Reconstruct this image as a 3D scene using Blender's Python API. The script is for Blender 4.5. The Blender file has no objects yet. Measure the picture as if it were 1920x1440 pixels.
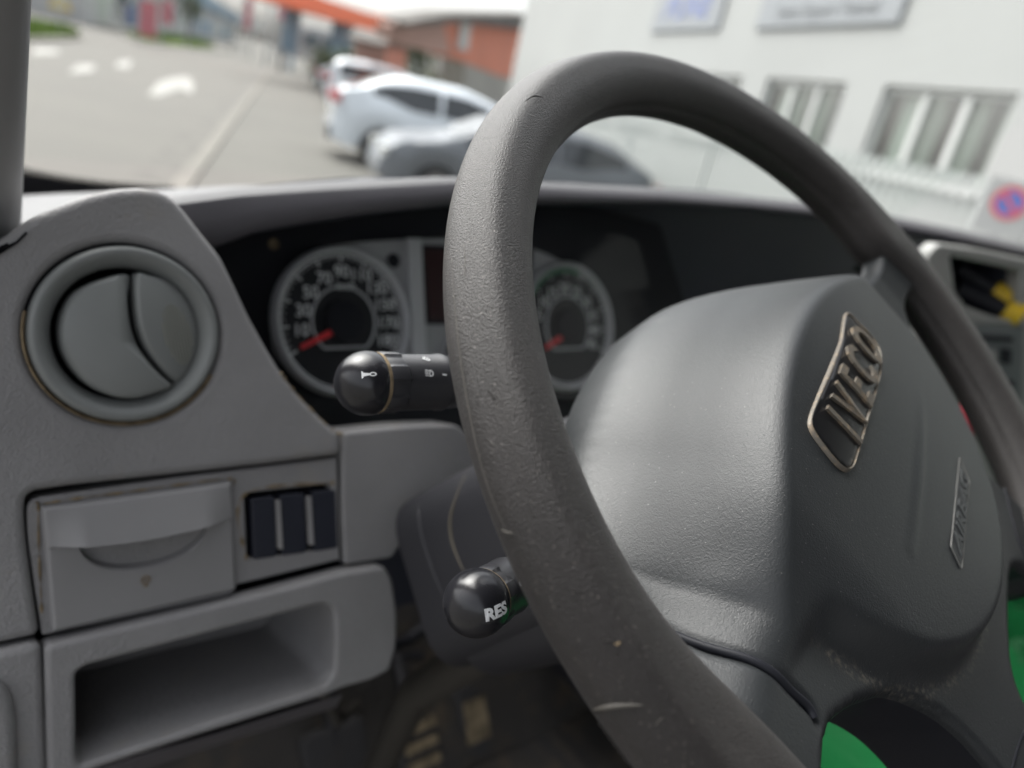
import bpy, bmesh, math, random
import numpy as np
from mathutils import Vector, Matrix
random.seed(4)
C = bpy.context.scene.collection
sc = bpy.context.scene
R_ = math.radians

# ------------------------------------------------------------------ camera
CAM = np.array([0.0, 0.0, 1.75])
FPX = 1400.0                       # focal length in pixels of a 1920 wide picture
def cam_matrix(roll, pitch, yaw):
    ro, pi, ya = map(math.radians, (roll, pitch, yaw))
    F = np.array([math.sin(ya)*math.cos(pi), math.cos(ya)*math.cos(pi), -math.sin(pi)])
    R0 = np.array([math.cos(ya), -math.sin(ya), 0.0]); U0 = np.cross(R0, F)
    Rr = math.cos(ro)*R0+math.sin(ro)*U0
    Dd = -(-math.sin(ro)*R0+math.cos(ro)*U0)
    return np.stack([Rr, Dd, F], 1)
M = cam_matrix(13.5, 20.2, 43.687)
def ray(x, y): return M @ np.array([(x-960)/FPX, (y-720)/FPX, 1.0])
cd = bpy.data.cameras.new('camera'); cam = bpy.data.objects.new('camera', cd); C.objects.link(cam)
cd.sensor_width = 36.0; cd.lens = 36.0*FPX/1920.0
cd.clip_start = 0.01; cd.clip_end = 3000.0
cd.dof.use_dof = True; cd.dof.focus_distance = 0.275; cd.dof.aperture_fstop = 5.2
cd.dof.aperture_blades = 0
m4 = Matrix.Identity(4)
for i in range(3):
    m4[i][0] = M[i, 0]; m4[i][1] = -M[i, 1]; m4[i][2] = -M[i, 2]; m4[i][3] = CAM[i]
cam.matrix_world = m4
sc.camera = cam

# ------------------------------------------------------------------ light: overcast day
SUN_EL, SUN_AZ = 50.0, 345.0        # azimuth clockwise from +Y
wd = bpy.data.worlds.new("World"); sc.world = wd; wd.use_nodes = True
nt = wd.node_tree; nt.nodes.clear()
sky = nt.nodes.new('ShaderNodeTexSky'); sky.sky_type = 'NISHITA'; sky.sun_disc = False
sky.sun_elevation = R_(SUN_EL); sky.sun_rotation = R_(SUN_AZ)
sky.air_density = 1.0; sky.dust_density = 6.0; sky.ozone_density = 1.0
hs = nt.nodes.new('ShaderNodeHueSaturation'); hs.inputs['Saturation'].default_value = 0.22
bg = nt.nodes.new('ShaderNodeBackground'); bg.inputs['Strength'].default_value = 0.15
wo = nt.nodes.new('ShaderNodeOutputWorld')
nt.links.new(sky.outputs[0], hs.inputs['Color']); nt.links.new(hs.outputs[0], bg.inputs['Color']); nt.links.new(bg.outputs[0], wo.inputs[0])
sd_ = bpy.data.lights.new('sun', 'SUN'); sun = bpy.data.objects.new('sun', sd_); C.objects.link(sun)
sd_.energy = 0.8; sd_.angle = R_(60); sd_.color = (1.0, 0.97, 0.93)
az, el = R_(SUN_AZ), R_(SUN_EL)
dv = Vector((math.sin(az)*math.cos(el), math.cos(az)*math.cos(el), math.sin(el)))
sun.rotation_euler = dv.to_track_quat('Z', 'Y').to_euler()
sc.view_settings.view_transform = 'Standard'; sc.view_settings.look = 'None'
sc.view_settings.exposure = 1.4; sc.view_settings.gamma = 1.0

# ------------------------------------------------------------------ materials
MATS = {}
def mat(name, col, rough=0.5, metal=0.0, bump=None, var=None, dust=None, spec=0.5, coat=0.0, emit=None, speck=None, sheen=0.0):
    """bump=(kind, scale, strength, distance) list; var=(scale, amount); dust=(scale, threshold, colour, amount)"""
    if name in MATS: return MATS[name]
    m = bpy.data.materials.new(name); m.use_nodes = True
    n = m.node_tree.nodes; l = m.node_tree.links; b = n['Principled BSDF']
    b.inputs['Roughness'].default_value = rough; b.inputs['Metallic'].default_value = metal
    b.inputs['Specular IOR Level'].default_value = spec
    b.inputs['Coat Weight'].default_value = coat
    b.inputs['Sheen Weight'].default_value = sheen
    b.inputs['Base Color'].default_value = (*col, 1)
    tc = n.new('ShaderNodeTexCoord')
    src = None
    def mix(a, c2, fac):
        mx = n.new('ShaderNodeMix'); mx.data_type = 'RGBA'
        if a is None: mx.inputs[6].default_value = (*col, 1)
        else: l.new(a, mx.inputs[6])
        mx.inputs[7].default_value = (*c2, 1); l.new(fac, mx.inputs[0]); return mx.outputs[2]
    if var:
        t = n.new('ShaderNodeTexNoise'); t.inputs['Scale'].default_value = var[0]; t.inputs['Detail'].default_value = 6
        l.new(tc.outputs['Object'], t.inputs['Vector'])
        r = n.new('ShaderNodeMapRange'); r.inputs[1].default_value = 0.3; r.inputs[2].default_value = 0.7
        r.inputs[3].default_value = 0.0; r.inputs[4].default_value = 1.0; l.new(t.outputs['Fac'], r.inputs[0])
        k = var[1]; dark = tuple(c*(1-k) for c in col); lite = tuple(min(1, c*(1+k)) for c in col)
        mx = n.new('ShaderNodeMix'); mx.data_type = 'RGBA'; mx.inputs[6].default_value = (*dark, 1); mx.inputs[7].default_value = (*lite, 1)
        l.new(r.outputs[0], mx.inputs[0]); src = mx.outputs[2]
        rr = n.new('ShaderNodeMapRange'); rr.inputs[3].default_value = rough*0.88; rr.inputs[4].default_value = min(1, rough*1.12)
        l.new(t.outputs['Fac'], rr.inputs[0]); l.new(rr.outputs[0], b.inputs['Roughness'])
    if dust:
        t = n.new('ShaderNodeTexNoise'); t.inputs['Scale'].default_value = dust[0]; t.inputs['Detail'].default_value = 9; t.inputs['Roughness'].default_value = 0.7
        l.new(tc.outputs['Object'], t.inputs['Vector'])
        r = n.new('ShaderNodeMapRange'); r.inputs[1].default_value = dust[1]; r.inputs[2].default_value = dust[1]+0.15
        r.inputs[4].default_value = dust[3]; l.new(t.outputs['Fac'], r.inputs[0])
        src = mix(src, dust[2], r.outputs[0])
    if speck:
        t = n.new('ShaderNodeTexVoronoi'); t.inputs['Scale'].default_value = speck[0]
        l.new(tc.outputs['Object'], t.inputs['Vector'])
        r = n.new('ShaderNodeMapRange'); r.inputs[1].default_value = speck[1]; r.inputs[2].default_value = speck[1]*0.5
        r.inputs[3].default_value = 0; r.inputs[4].default_value = speck[3]; l.new(t.outputs['Distance'], r.inputs[0])
        t2 = n.new('ShaderNodeMath'); t2.operation = 'GREATER_THAN'; t2.inputs[1].default_value = 0.72
        sp = n.new('ShaderNodeSeparateColor'); l.new(t.outputs['Color'], sp.inputs[0]); l.new(sp.outputs[0], t2.inputs[0])
        t3 = n.new('ShaderNodeMath'); t3.operation = 'MULTIPLY'; l.new(r.outputs[0], t3.inputs[0]); l.new(t2.outputs[0], t3.inputs[1])
        src = mix(src, speck[2], t3.outputs[0])
    if src is not None: l.new(src, b.inputs['Base Color'])
    prev = None
    for bm_ in (bump or []):
        kind, s, st, dist = bm_
        if kind == 'voronoi':
            t = n.new('ShaderNodeTexVoronoi'); t.feature = 'SMOOTH_F1'; t.inputs['Scale'].default_value = s; out = t.outputs['Distance']
        elif kind == 'wave':
            t = n.new('ShaderNodeTexWave'); t.inputs['Scale'].default_value = s; out = t.outputs['Fac']
        else:
            t = n.new('ShaderNodeTexNoise'); t.inputs['Scale'].default_value = s; t.inputs['Detail'].default_value = 3; out = t.outputs['Fac']
            if kind == 'grain':          # wrinkled leather-like grain
                t.inputs['Distortion'].default_value = 1.2; t.inputs['Detail'].default_value = 1.5
        l.new(tc.outputs['Object'], t.inputs['Vector'])
        bp = n.new('ShaderNodeBump'); bp.inputs['Strength'].default_value = st; bp.inputs['Distance'].default_value = dist
        l.new(out, bp.inputs['Height'])
        if prev: l.new(prev, bp.inputs['Normal'])
        prev = bp.outputs[0]
    if prev: l.new(prev, b.inputs['Normal'])
    if emit:
        b.inputs['Emission Color'].default_value = (*emit[0], 1); b.inputs['Emission Strength'].default_value = emit[1]
    MATS[name] = m; return m
TAN = (0.30, 0.22, 0.13)
mat('rim_rubber', (0.023, 0.0198, 0.0188), 0.42, bump=[('noise', 1750, 1.0, 0.0006), ('noise', 500, 0.10, 0.0005)], var=(28, 0.30), speck=(650, 0.24, (0.20, 0.18, 0.16), 0.55), spec=0.45, sheen=0.06)
mat('pad_plastic', (0.023, 0.0255, 0.0275), 0.43, speck=(420, 0.14, (0.20, 0.20, 0.19), 0.5), bump=[('grain', 900, 0.32, 0.0005)], var=(14, 0.12), dust=(30, 0.66, (0.2, 0.19, 0.17), 0.25), spec=0.5)
mat('dash_grey', (0.232, 0.228, 0.231), 0.52, speck=(330, 0.12, (0.50, 0.47, 0.40), 0.5), bump=[('grain', 520, 0.8, 0.0009)], var=(11, 0.13), dust=(13, 0.57, (0.30, 0.26, 0.19), 0.35), spec=0.4)
mat('drawer_grey', (0.222, 0.219, 0.222), 0.48, speck=(300, 0.10, (0.50, 0.47, 0.40), 0.5), bump=[('noise', 2200, 0.12, 0.0003)], var=(12, 0.06), dust=(24, 0.60, (0.33, 0.28, 0.2), 0.35), spec=0.4)
mat('vent_grey', (0.195, 0.205, 0.202), 0.42, bump=[('noise', 2500, 0.08, 0.0003)], var=(20, 0.06), spec=0.45)
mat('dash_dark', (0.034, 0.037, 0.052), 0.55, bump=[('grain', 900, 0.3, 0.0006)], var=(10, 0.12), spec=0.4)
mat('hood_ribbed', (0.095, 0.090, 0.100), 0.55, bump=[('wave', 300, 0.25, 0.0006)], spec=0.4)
mat('dash_top', (0.11, 0.11, 0.115), 0.6, bump=[('grain', 700, 0.25, 0.0006)], var=(6, 0.08), spec=0.5)
mat('black', (0.012, 0.013, 0.018), 0.55, spec=0.3)
mat('cavity', (0.010, 0.010, 0.012), 0.9, spec=0.1)
mat('black_gloss', (0.014, 0.014, 0.017), 0.24, spec=0.5, bump=[('noise', 900, 0.05, 0.0003)])
mat('stalk_black', (0.028, 0.028, 0.032), 0.34, spec=0.5, bump=[('noise', 1500, 0.12, 0.0003)])
mat('shroud', (0.022, 0.022, 0.026), 0.5, bump=[('grain', 900, 0.3, 0.0006)], spec=0.4, dust=(25, 0.66, (0.2, 0.16, 0.11), 0.3))
mat('switch_blank', (0.016, 0.018, 0.028), 0.5, bump=[('noise', 1500, 0.1, 0.0003)], spec=0.4)
mat('dust_tan', (0.20, 0.155, 0.10), 0.9, spec=0.1, var=(200, 0.4))
mat('silver', (0.62, 0.62, 0.63), 0.42, metal=0.2, bump=[('noise', 1500, 0.05, 0.0003)])
mat('cluster_grey', (0.42, 0.42, 0.425), 0.45, metal=0.1)
mat('dial_black', (0.010, 0.011, 0.014), 0.5)
mat('dial_white', (0.85, 0.85, 0.85), 0.6)
mat('dial_green', (0.07, 0.22, 0.12), 0.6)
mat('needle_red', (0.88, 0.05, 0.06), 0.4)
mat('lcd', (0.035, 0.008, 0.010), 0.3)
mat('print_white', (0.70, 0.71, 0.72), 0.5)
mat('badge_metal', (0.135, 0.120, 0.100), 0.5, metal=0.35, dust=(300, 0.5, (0.33, 0.24, 0.15), 0.6))
mat('badge_black', (0.008, 0.008, 0.009), 0.30)
mat('pillar_trim', (0.26, 0.26, 0.262), 0.6, bump=[('noise', 900, 0.15, 0.0004)], var=(10, 0.04))
mat('headliner', (0.12, 0.12, 0.12), 0.95, spec=0.1)
mat('interior_dark', (0.25, 0.25, 0.25), 0.8, spec=0.2)
mat('mat_rubber', (0.045, 0.044, 0.046), 0.75, bump=[('noise', 120, 0.4, 0.003)], dust=(14, 0.56, (0.07, 0.055, 0.04), 0.6))
mat('pedal_worn', (0.24, 0.19, 0.12), 0.8, var=(60, 0.5))
mat('green_cloth', (0.002, 0.115, 0.028), 0.85, bump=[('noise', 900, 0.2, 0.001)], spec=0.2, sheen=0.15)
mat('yellow', (0.55, 0.37, 0.015), 0.5)
mat('console_grey', (0.27, 0.27, 0.26), 0.5, bump=[('noise', 900, 0.1, 0.0004)], var=(10, 0.05))
mat('radio_grey', (0.13, 0.145, 0.145), 0.4)
mat('red_plastic', (0.45, 0.02, 0.05), 0.5)
mat('seat_fabric', (0.06, 0.06, 0.065), 0.95, bump=[('noise', 700, 0.4, 0.001)], spec=0.1)
# outdoors
mat('asphalt', (0.135, 0.130, 0.117), 0.9, bump=[('noise', 90, 0.3, 0.01)], var=(0.35, 0.09), spec=0.25)
mat('asphalt_lot', (0.128, 0.124, 0.111), 0.9, bump=[('noise', 90, 0.3, 0.01)], var=(0.5, 0.12), spec=0.25)
mat('kerb_stone', (0.145, 0.136, 0.117), 0.85, var=(2, 0.2))
mat('road_paint', (0.235, 0.23, 0.21), 0.7, var=(3, 0.06))
mat('gutter_dirt', (0.11, 0.105, 0.093), 0.95, var=(4, 0.3))
mat('grass', (0.14, 0.21, 0.05), 0.95, var=(2, 0.35), spec=0.1)
mat('sand_path', (0.34, 0.31, 0.24), 0.95, var=(0.5, 0.15))
mat('render_white', (0.347, 0.355, 0.349), 0.85, var=(0.35, 0.05), bump=[('noise', 60, 0.15, 0.004)], spec=0.2)
mat('render_plinth', (0.42, 0.44, 0.42), 0.85, var=(1.2, 0.08))
mat('frame_white', (0.50, 0.51, 0.50), 0.5)
mat('curtain', (0.42, 0.46, 0.42), 0.9)
mat('room_dark', (0.22, 0.24, 0.24), 0.9)
mat('sign_grey', (0.22, 0.235, 0.25), 0.5)
mat('sign_blue', (0.16, 0.20, 0.42), 0.5)
mat('sign_text', (0.20, 0.21, 0.22), 0.6)
mat('fence_white', (0.32, 0.345, 0.335), 0.5)
mat('traffic_red', (0.70, 0.14, 0.17), 0.4)
mat('traffic_blue', (0.10, 0.22, 0.60), 0.4)
mat('galv', (0.36, 0.38, 0.39), 0.45, metal=0.6)
mat('car_white', (0.68, 0.73, 0.78), 0.22, coat=0.8)
mat('car_silver', (0.14, 0.152, 0.168), 0.45, metal=0.2, coat=0.25)
mat('car_red', (0.22, 0.02, 0.03), 0.3, coat=0.8)
mat('car_dark', (0.04, 0.045, 0.055), 0.3, coat=0.8)
mat('car_glass', (0.03, 0.035, 0.04), 0.06, spec=0.8)
mat('tyre', (0.02, 0.02, 0.02), 0.9)
mat('alloy', (0.45, 0.45, 0.46), 0.35, metal=0.8)
mat('tail_red', (0.45, 0.02, 0.03), 0.25)
mat('brick_red', (0.62, 0.23, 0.15), 0.9, bump=[('noise', 8, 0.3, 0.01)], var=(0.8, 0.10))
mat('brick_pale', (0.40, 0.25, 0.21), 0.9, var=(0.8, 0.12))
mat('roof_dark', (0.12, 0.11, 0.10), 0.9, var=(0.6, 0.2))
mat('canopy_orange', (0.90, 0.20, 0.08), 0.5)
mat('shop_blue', (0.16, 0.25, 0.33), 0.6, var=(0.3, 0.2))
mat('shop_grey', (0.45, 0.46, 0.46), 0.8, var=(0.2, 0.15))
mat('shop_glass', (0.10, 0.13, 0.15), 0.15)
mat('leaf', (0.075, 0.105, 0.035), 0.8, var=(1.5, 0.3))
mat('bark', (0.07, 0.055, 0.04), 0.9)
mat('flag_pink', (0.45, 0.17, 0.20), 0.7)
mat('flag_blue', (0.12, 0.16, 0.28), 0.7)
mat('concrete', (0.34, 0.33, 0.30), 0.9, var=(0.7, 0.1))

def glass_mat(name, tint=(0.97, 0.99, 0.98), refl=0.03):
    m = bpy.data.materials.new(name); m.use_nodes = True; n = m.node_tree.nodes; l = m.node_tree.links; n.clear()
    o = n.new('ShaderNodeOutputMaterial'); t = n.new('ShaderNodeBsdfTransparent'); t.inputs[0].default_value = (*tint, 1)
    g = n.new('ShaderNodeBsdfGlossy'); g.inputs['Roughness'].default_value = 0.02
    mx = n.new('ShaderNodeMixShader'); mx.inputs[0].default_value = refl
    l.new(t.outputs[0], mx.inputs[1]); l.new(g.outputs[0], mx.inputs[2]); l.new(mx.outputs[0], o.inputs[0]); MATS[name] = m; return m
glass_mat('windscreen_glass'); glass_mat('pane_glass', (0.75, 0.8, 0.78), 0.14)
def frit_mat():
    m = bpy.data.materials.new('frit_dots'); m.use_nodes = True; n = m.node_tree.nodes; l = m.node_tree.links; n.clear()
    o = n.new('ShaderNodeOutputMaterial'); t = n.new('ShaderNodeBsdfTransparent'); d = n.new('ShaderNodeBsdfDiffuse'); d.inputs[0].default_value = (0.01, 0.01, 0.012, 1)
    uv = n.new('ShaderNodeUVMap'); sp = n.new('ShaderNodeSeparateXYZ'); l.new(uv.outputs[0], sp.inputs[0])
    def math_(op, a, b=None):
        x = n.new('ShaderNodeMath'); x.operation = op
        for i, v in enumerate((a, b)):
            if v is None: continue
            if isinstance(v, (int, float)): x.inputs[i].default_value = v
            else: l.new(v, x.inputs[i])
        return x.outputs[0]
    u = math_('FRACT', sp.outputs[0]); v = math_('FRACT', sp.outputs[1])
    du = math_('SUBTRACT', u, 0.5); dv = math_('SUBTRACT', v, 0.5)
    rr = math_('SQRT', math_('ADD', math_('MULTIPLY', du, du), math_('MULTIPLY', dv, dv)))
    # dots shrink with height (v counts rows)
    lim = math_('SUBTRACT', 0.62, math_('MULTIPLY', math_('FLOOR', sp.outputs[1]), 0.055))
    f = math_('LESS_THAN', rr, lim)
    mx = n.new('ShaderNodeMixShader'); l.new(f, mx.inputs[0]); l.new(t.outputs[0], mx.inputs[1]); l.new(d.outputs[0], mx.inputs[2]); l.new(mx.outputs[0], o.inputs[0])
    MATS['frit_dots'] = m
frit_mat()

# ------------------------------------------------------------------ helpers
def tag(o, label=None, cat=None, group=None, kind=None):
    if label: o['label'] = label
    if cat: o['category'] = cat
    if group: o['group'] = group
    if kind: o['kind'] = kind
    return o
def thing(name, loc, label, cat, group=None):
    o = bpy.data.objects.new(name, None); C.objects.link(o); o.location = [float(v) for v in loc]; o.empty_display_size = 0.05
    return tag(o, label, cat, group)
def wloc(o):
    v = Vector((0, 0, 0))
    while o is not None: v = v+Vector(o.location); o = o.parent
    return v
def obj(name, V, F, m, parent=None, smooth=True, wn=False, sharp=None, local=False):
    me = bpy.data.meshes.new(name)
    off = np.array(wloc(parent)) if (parent is not None and not local) else np.zeros(3)
    V = [tuple(float(c) for c in (np.asarray(v, float)-off)) for v in V]
    me.from_pydata(V, [], [list(map(int, f)) for f in F])
    ms = m if isinstance(m, (list, tuple)) else [m]
    for q in ms: me.materials.append(MATS[q])
    me.update()
    bm = bmesh.new(); bm.from_mesh(me); bmesh.ops.recalc_face_normals(bm, faces=bm.faces); bm.to_mesh(me); bm.free()
    for p in me.polygons: p.use_smooth = smooth
    if smooth: me.set_sharp_from_angle(angle=R_(sharp if sharp else 50))
    o = bpy.data.objects.new(name, me); C.objects.link(o)
    if parent is not None: o.parent = parent
    if wn:
        w = o.modifiers.new('wn', 'WEIGHTED_NORMAL'); w.keep_sharp = True; w.weight = 80
    return o
class Fr:
    def __init__(s, O, e1, e2):
        s.O = np.array(O, float); s.e1 = np.array(e1, float)/np.linalg.norm(e1)
        e2 = np.array(e2, float); e2 = e2-s.e1*np.dot(e2, s.e1); s.e2 = e2/np.linalg.norm(e2)
        s.e3 = np.cross(s.e1, s.e2)
    def pt(s, a, b, w=0.0): return s.O+a*s.e1+b*s.e2+w*s.e3
    def px(s, x, y, w=0.0):      # where the sight line through a picture point meets the plane w
        r = ray(x, y); p = CAM+r*(np.dot(s.O+w*s.e3-CAM, s.e3)/np.dot(r, s.e3)); d = p-s.O
        return (float(np.dot(d, s.e1)), float(np.dot(d, s.e2)))
    def pxs(s, L, w=0.0): return [s.px(x, y, w) for x, y in L]
def catmull(P, n=6, closed=True):
    P = [np.array(p, float) for p in P]; N = len(P); out = []
    for i in range(N if closed else N-1):
        g = (lambda k: P[k % N]) if closed else (lambda k: P[max(0, min(N-1, k))])
        p0, p1, p2, p3 = g(i-1), g(i), g(i+1), g(i+2)
        for j in range(n):
            t = j/n
            out.append(0.5*((2*p1)+(-p0+p2)*t+(2*p0-5*p1+4*p2-p3)*t*t+(-p0+3*p1-3*p2+p3)*t**3))
    if not closed: out.append(P[-1])
    return out
def roundpoly(P, r, n=5):
    P = [np.array(p, float) for p in P]; N = len(P); out = []
    for i in range(N):
        p = P[i]; rr = r[i] if isinstance(r, (list, tuple)) else r
        a = P[i-1]-p; b = P[(i+1) % N]-p; la, lb = np.linalg.norm(a), np.linalg.norm(b)
        d = min(rr, la*0.45, lb*0.45)
        if d < 1e-6: out.append(p); continue
        A = p+a/la*d; B = p+b/lb*d
        for k in range(n+1):
            t = k/n; out.append((1-t)**2*A+2*t*(1-t)*p+t*t*B)
    return out
def curve_mesh(loops, ext, bev, res=3):
    cu = bpy.data.curves.new('c', 'CURVE'); cu.dimensions = '2D'; cu.fill_mode = 'BOTH'
    for L in loops:
        s = cu.splines.new('POLY'); s.points.add(len(L)-1)
        for i, p in enumerate(L): s.points[i].co = (p[0], p[1], 0, 1)
        s.use_cyclic_u = True
    cu.extrude = max(0, ext); cu.bevel_depth = bev; cu.bevel_resolution = res; cu.offset = -bev
    o = bpy.data.objects.new('c', cu); C.objects.link(o)
    dg = bpy.context.evaluated_depsgraph_get(); dg.update()
    me = bpy.data.meshes.new_from_object(o.evaluated_get(dg))
    V = [tuple(v.co) for v in me.vertices]; F = [tuple(p.vertices) for p in me.polygons]
    bpy.data.objects.remove(o); bpy.data.curves.remove(cu); bpy.data.meshes.remove(me)
    return V, F
def plate(name, fr, loops, w, thick, bev, m, parent=None, bend=None, wn=True, res=3):
    """flat moulded plate: front face at height w of the frame"""
    V, F = curve_mesh(loops, thick/2-bev, bev, res)
    V = [fr.pt(v[0], v[1], w-thick/2+v[2]+(bend(v[0], v[1]) if bend else 0)) for v in V]
    return obj(name, V, F, m, parent, wn=wn, sharp=50)
def text_mesh(txt, size, ext=0.0002, shear=0.0, align='CENTER', bold=0.0, xs=1.0):
    cu = bpy.data.curves.new('t', 'FONT'); cu.body = txt; cu.size = size; cu.extrude = ext; cu.shear = shear
    cu.align_x = align; cu.align_y = 'CENTER'; cu.offset = bold; cu.resolution_u = 3
    o = bpy.data.objects.new('t', cu); C.objects.link(o)
    dg = bpy.context.evaluated_depsgraph_get(); dg.update()
    me = bpy.data.meshes.new_from_object(o.evaluated_get(dg))
    V = [(v.co[0]*xs, v.co[1], v.co[2]) for v in me.vertices]; F = [tuple(p.vertices) for p in me.polygons]
    bpy.data.objects.remove(o); bpy.data.curves.remove(cu); bpy.data.meshes.remove(me)
    return V, F
class MB:
    def __init__(s): s.V = []; s.F = []
    def add(s, V, F):
        k = len(s.V); s.V += [np.asarray(v, float) for v in V]; s.F += [[i+k for i in f] for f in F]; return s
    def box(s, c, d, ax=None):
        c = np.array(c, float); A = np.eye(3) if ax is None else np.array(ax)
        V = [c+A[0]*x*d[0]/2+A[1]*y*d[1]/2+A[2]*z*d[2]/2 for x in (-1, 1) for y in (-1, 1) for z in (-1, 1)]
        return s.add(V, [(0, 1, 3, 2), (4, 6, 7, 5), (0, 4, 5, 1), (2, 3, 7, 6), (0, 2, 6, 4), (1, 5, 7, 3)])
    def tube(s, P, r, n=12, cap=True):
        P = [np.array(p, float) for p in P]; N = len(P); k = len(s.V)
        t0 = P[1]-P[0]; up = np.array([0, 0, 1.0]) if abs(t0[2]) < 0.9*np.linalg.norm(t0) else np.array([1.0, 0, 0])
        for i in range(N):
            t = P[min(i+1, N-1)]-P[max(i-1, 0)]; t = t/np.linalg.norm(t)
            u = up-t*np.dot(up, t); u /= np.linalg.norm(u); v = np.cross(t, u); up = u
            rr = r[i] if isinstance(r, (list, tuple, np.ndarray)) else r
            for j in range(n):
                a = 2*math.pi*j/n; s.V.append(P[i]+rr*(math.cos(a)*u+math.sin(a)*v))
        for i in range(N-1):
            for j in range(n): s.F.append([k+i*n+j, k+i*n+(j+1) % n, k+(i+1)*n+(j+1) % n, k+(i+1)*n+j])
        if cap: s.F.append([k+j for j in range(n)][::-1]); s.F.append([k+(N-1)*n+j for j in range(n)])
        return s
    def lathe(s, fr, prof, n=48, arc=(0, 2*math.pi), sx=1.0):
        """prof: (radius, w) list round the frame's normal"""
        k = len(s.V); full = abs(arc[1]-arc[0]-2*math.pi) < 1e-6; m = n if full else n+1
        for i in range(m):
            a = arc[0]+(arc[1]-arc[0])*i/n
            for r, w in prof: s.V.append(fr.pt(r*math.cos(a)*sx, r*math.sin(a), w))
        p = len(prof)
        for i in range(n):
            i2 = (i+1) % m
            for j in range(p-1): s.F.append([k+i*p+j, k+i2*p+j, k+i2*p+j+1, k+i*p+j+1])
        return s
    def build(s, name, m, parent=None, **kw): return obj(name, s.V, s.F, m, parent, **kw)
def grid(fr, s0, s1, t0, t1, ds, fn):
    ns = max(2, int(round((s1-s0)/ds))+1); ntt = max(2, int(round((t1-t0)/ds))+1)
    V = []; F = []
    for i in range(ns):
        for j in range(ntt):
            a = s0+(s1-s0)*i/(ns-1); b = t0+(t1-t0)*j/(ntt-1); V.append(fr.pt(a, b, fn(a, b)))
    for i in range(ns-1):
        for j in range(ntt-1): F.append((i*ntt+j, (i+1)*ntt+j, (i+1)*ntt+j+1, i*ntt+j+1))
    return V, F
def disc(fr, c, r, w, n=48, r0=0.0):
    V = []; F = []
    if r0 <= 0:
        V = [fr.pt(c[0], c[1], w)]+[fr.pt(c[0]+r*math.cos(2*math.pi*i/n), c[1]+r*math.sin(2*math.pi*i/n), w) for i in range(n)]
        F = [(0, 1+i, 1+(i+1) % n) for i in range(n)]
    else:
        for i in range(n):
            a = 2*math.pi*i/n
            V += [fr.pt(c[0]+r0*math.cos(a), c[1]+r0*math.sin(a), w), fr.pt(c[0]+r*math.cos(a), c[1]+r*math.sin(a), w)]
        F = [(2*i, 2*i+1, (2*i+3) % (2*n), (2*i+2) % (2*n)) for i in range(n)]
    return V, F
def inside(P, Q):
    x, y = Q[:, 0], Q[:, 1]; res = np.zeros(len(Q), bool); n = len(P)
    for i in range(n):
        x0, y0 = P[i-1]; x1, y1 = P[i]
        c = ((y0 > y) != (y1 > y)); 
        with np.errstate(divide='ignore', invalid='ignore'): xi = (x1-x0)*(y-y0)/(y1-y0)+x0
        res ^= (c & (x < xi))
    return res
def near_on(P, q):
    A = P; B = np.roll(P, -1, 0); d = B-A; t = np.clip(((q-A)*d).sum(1)/np.maximum((d*d).sum(1), 1e-12), 0, 1)
    X = A+d*t[:, None]; k = ((X-q)**2).sum(1).argmin(); return X[k], math.sqrt(((X[k]-q)**2).sum())
def domain_mesh(OLp, step, hf, fr, fillet=.004, skirt=.02, flare=0.0):
    x0, y0 = OLp.min(0)-step; x1, y1 = OLp.max(0)+step
    nx = int((x1-x0)/step)+1; ny = int((y1-y0)/step)+1
    X, Y = np.meshgrid(x0+np.arange(nx)*step, y0+np.arange(ny)*step, indexing='ij')
    ins = inside(OLp, np.stack([(X[:-1, :-1]+step/2).ravel(), (Y[:-1, :-1]+step/2).ravel()], 1)).reshape(nx-1, ny-1)
    idx = {}; V2 = []; F = []
    def vid(i, j):
        if (i, j) not in idx: idx[(i, j)] = len(V2); V2.append([X[i, j], Y[i, j]])
        return idx[(i, j)]
    for i in range(nx-1):
        for j in range(ny-1):
            if ins[i, j]: F.append([vid(i, j), vid(i+1, j), vid(i+1, j+1), vid(i, j+1)])
    ec = {}
    for f in F:
        for k in range(4):
            e = (f[k], f[(k+1) % 4]); ec[tuple(sorted(e))] = ec.get(tuple(sorted(e)), 0)+1
    bnd = {v for e, c in ec.items() if c == 1 for v in e}
    V2 = np.array(V2); dist = np.ones(len(V2))
    for k in range(len(V2)):
        X_, d_ = near_on(OLp, V2[k])
        if k in bnd: V2[k] = X_; dist[k] = 0
        else: dist[k] = d_
    V = []
    for k in range(len(V2)):
        h = hf(V2[k][0], V2[k][1]); d_ = dist[k]
        if d_ < fillet: h -= fillet-math.sqrt(max(0, fillet**2-(fillet-d_)**2))
        V.append(fr.pt(V2[k][0], V2[k][1], h))
    # skirt
    nv = {}
    faces = [list(f) for f in F]; c2 = V2.mean(0)
    for f in F:
        for k in range(4):
            e = (f[k], f[(k+1) % 4])
            if ec[tuple(sorted(e))] == 1:
                for q in e:
                    if q not in nv: nv[q] = len(V); V.append(V[q]-fr.e3*(skirt(V2[q][0], V2[q][1]) if callable(skirt) else skirt))
                faces.append([e[1], e[0], nv[e[0]], nv[e[1]]])
    return V, faces
def sstep(x): x = min(1.0, max(0.0, x)); return x*x*(3-2*x)
def smin(a, b, k):
    h = max(k-abs(a-b), 0.0)/k; return min(a, b)-h*h*k*0.25
def off(fr, w): return Fr(fr.pt(0, 0, w), fr.e1, fr.e2)

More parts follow.
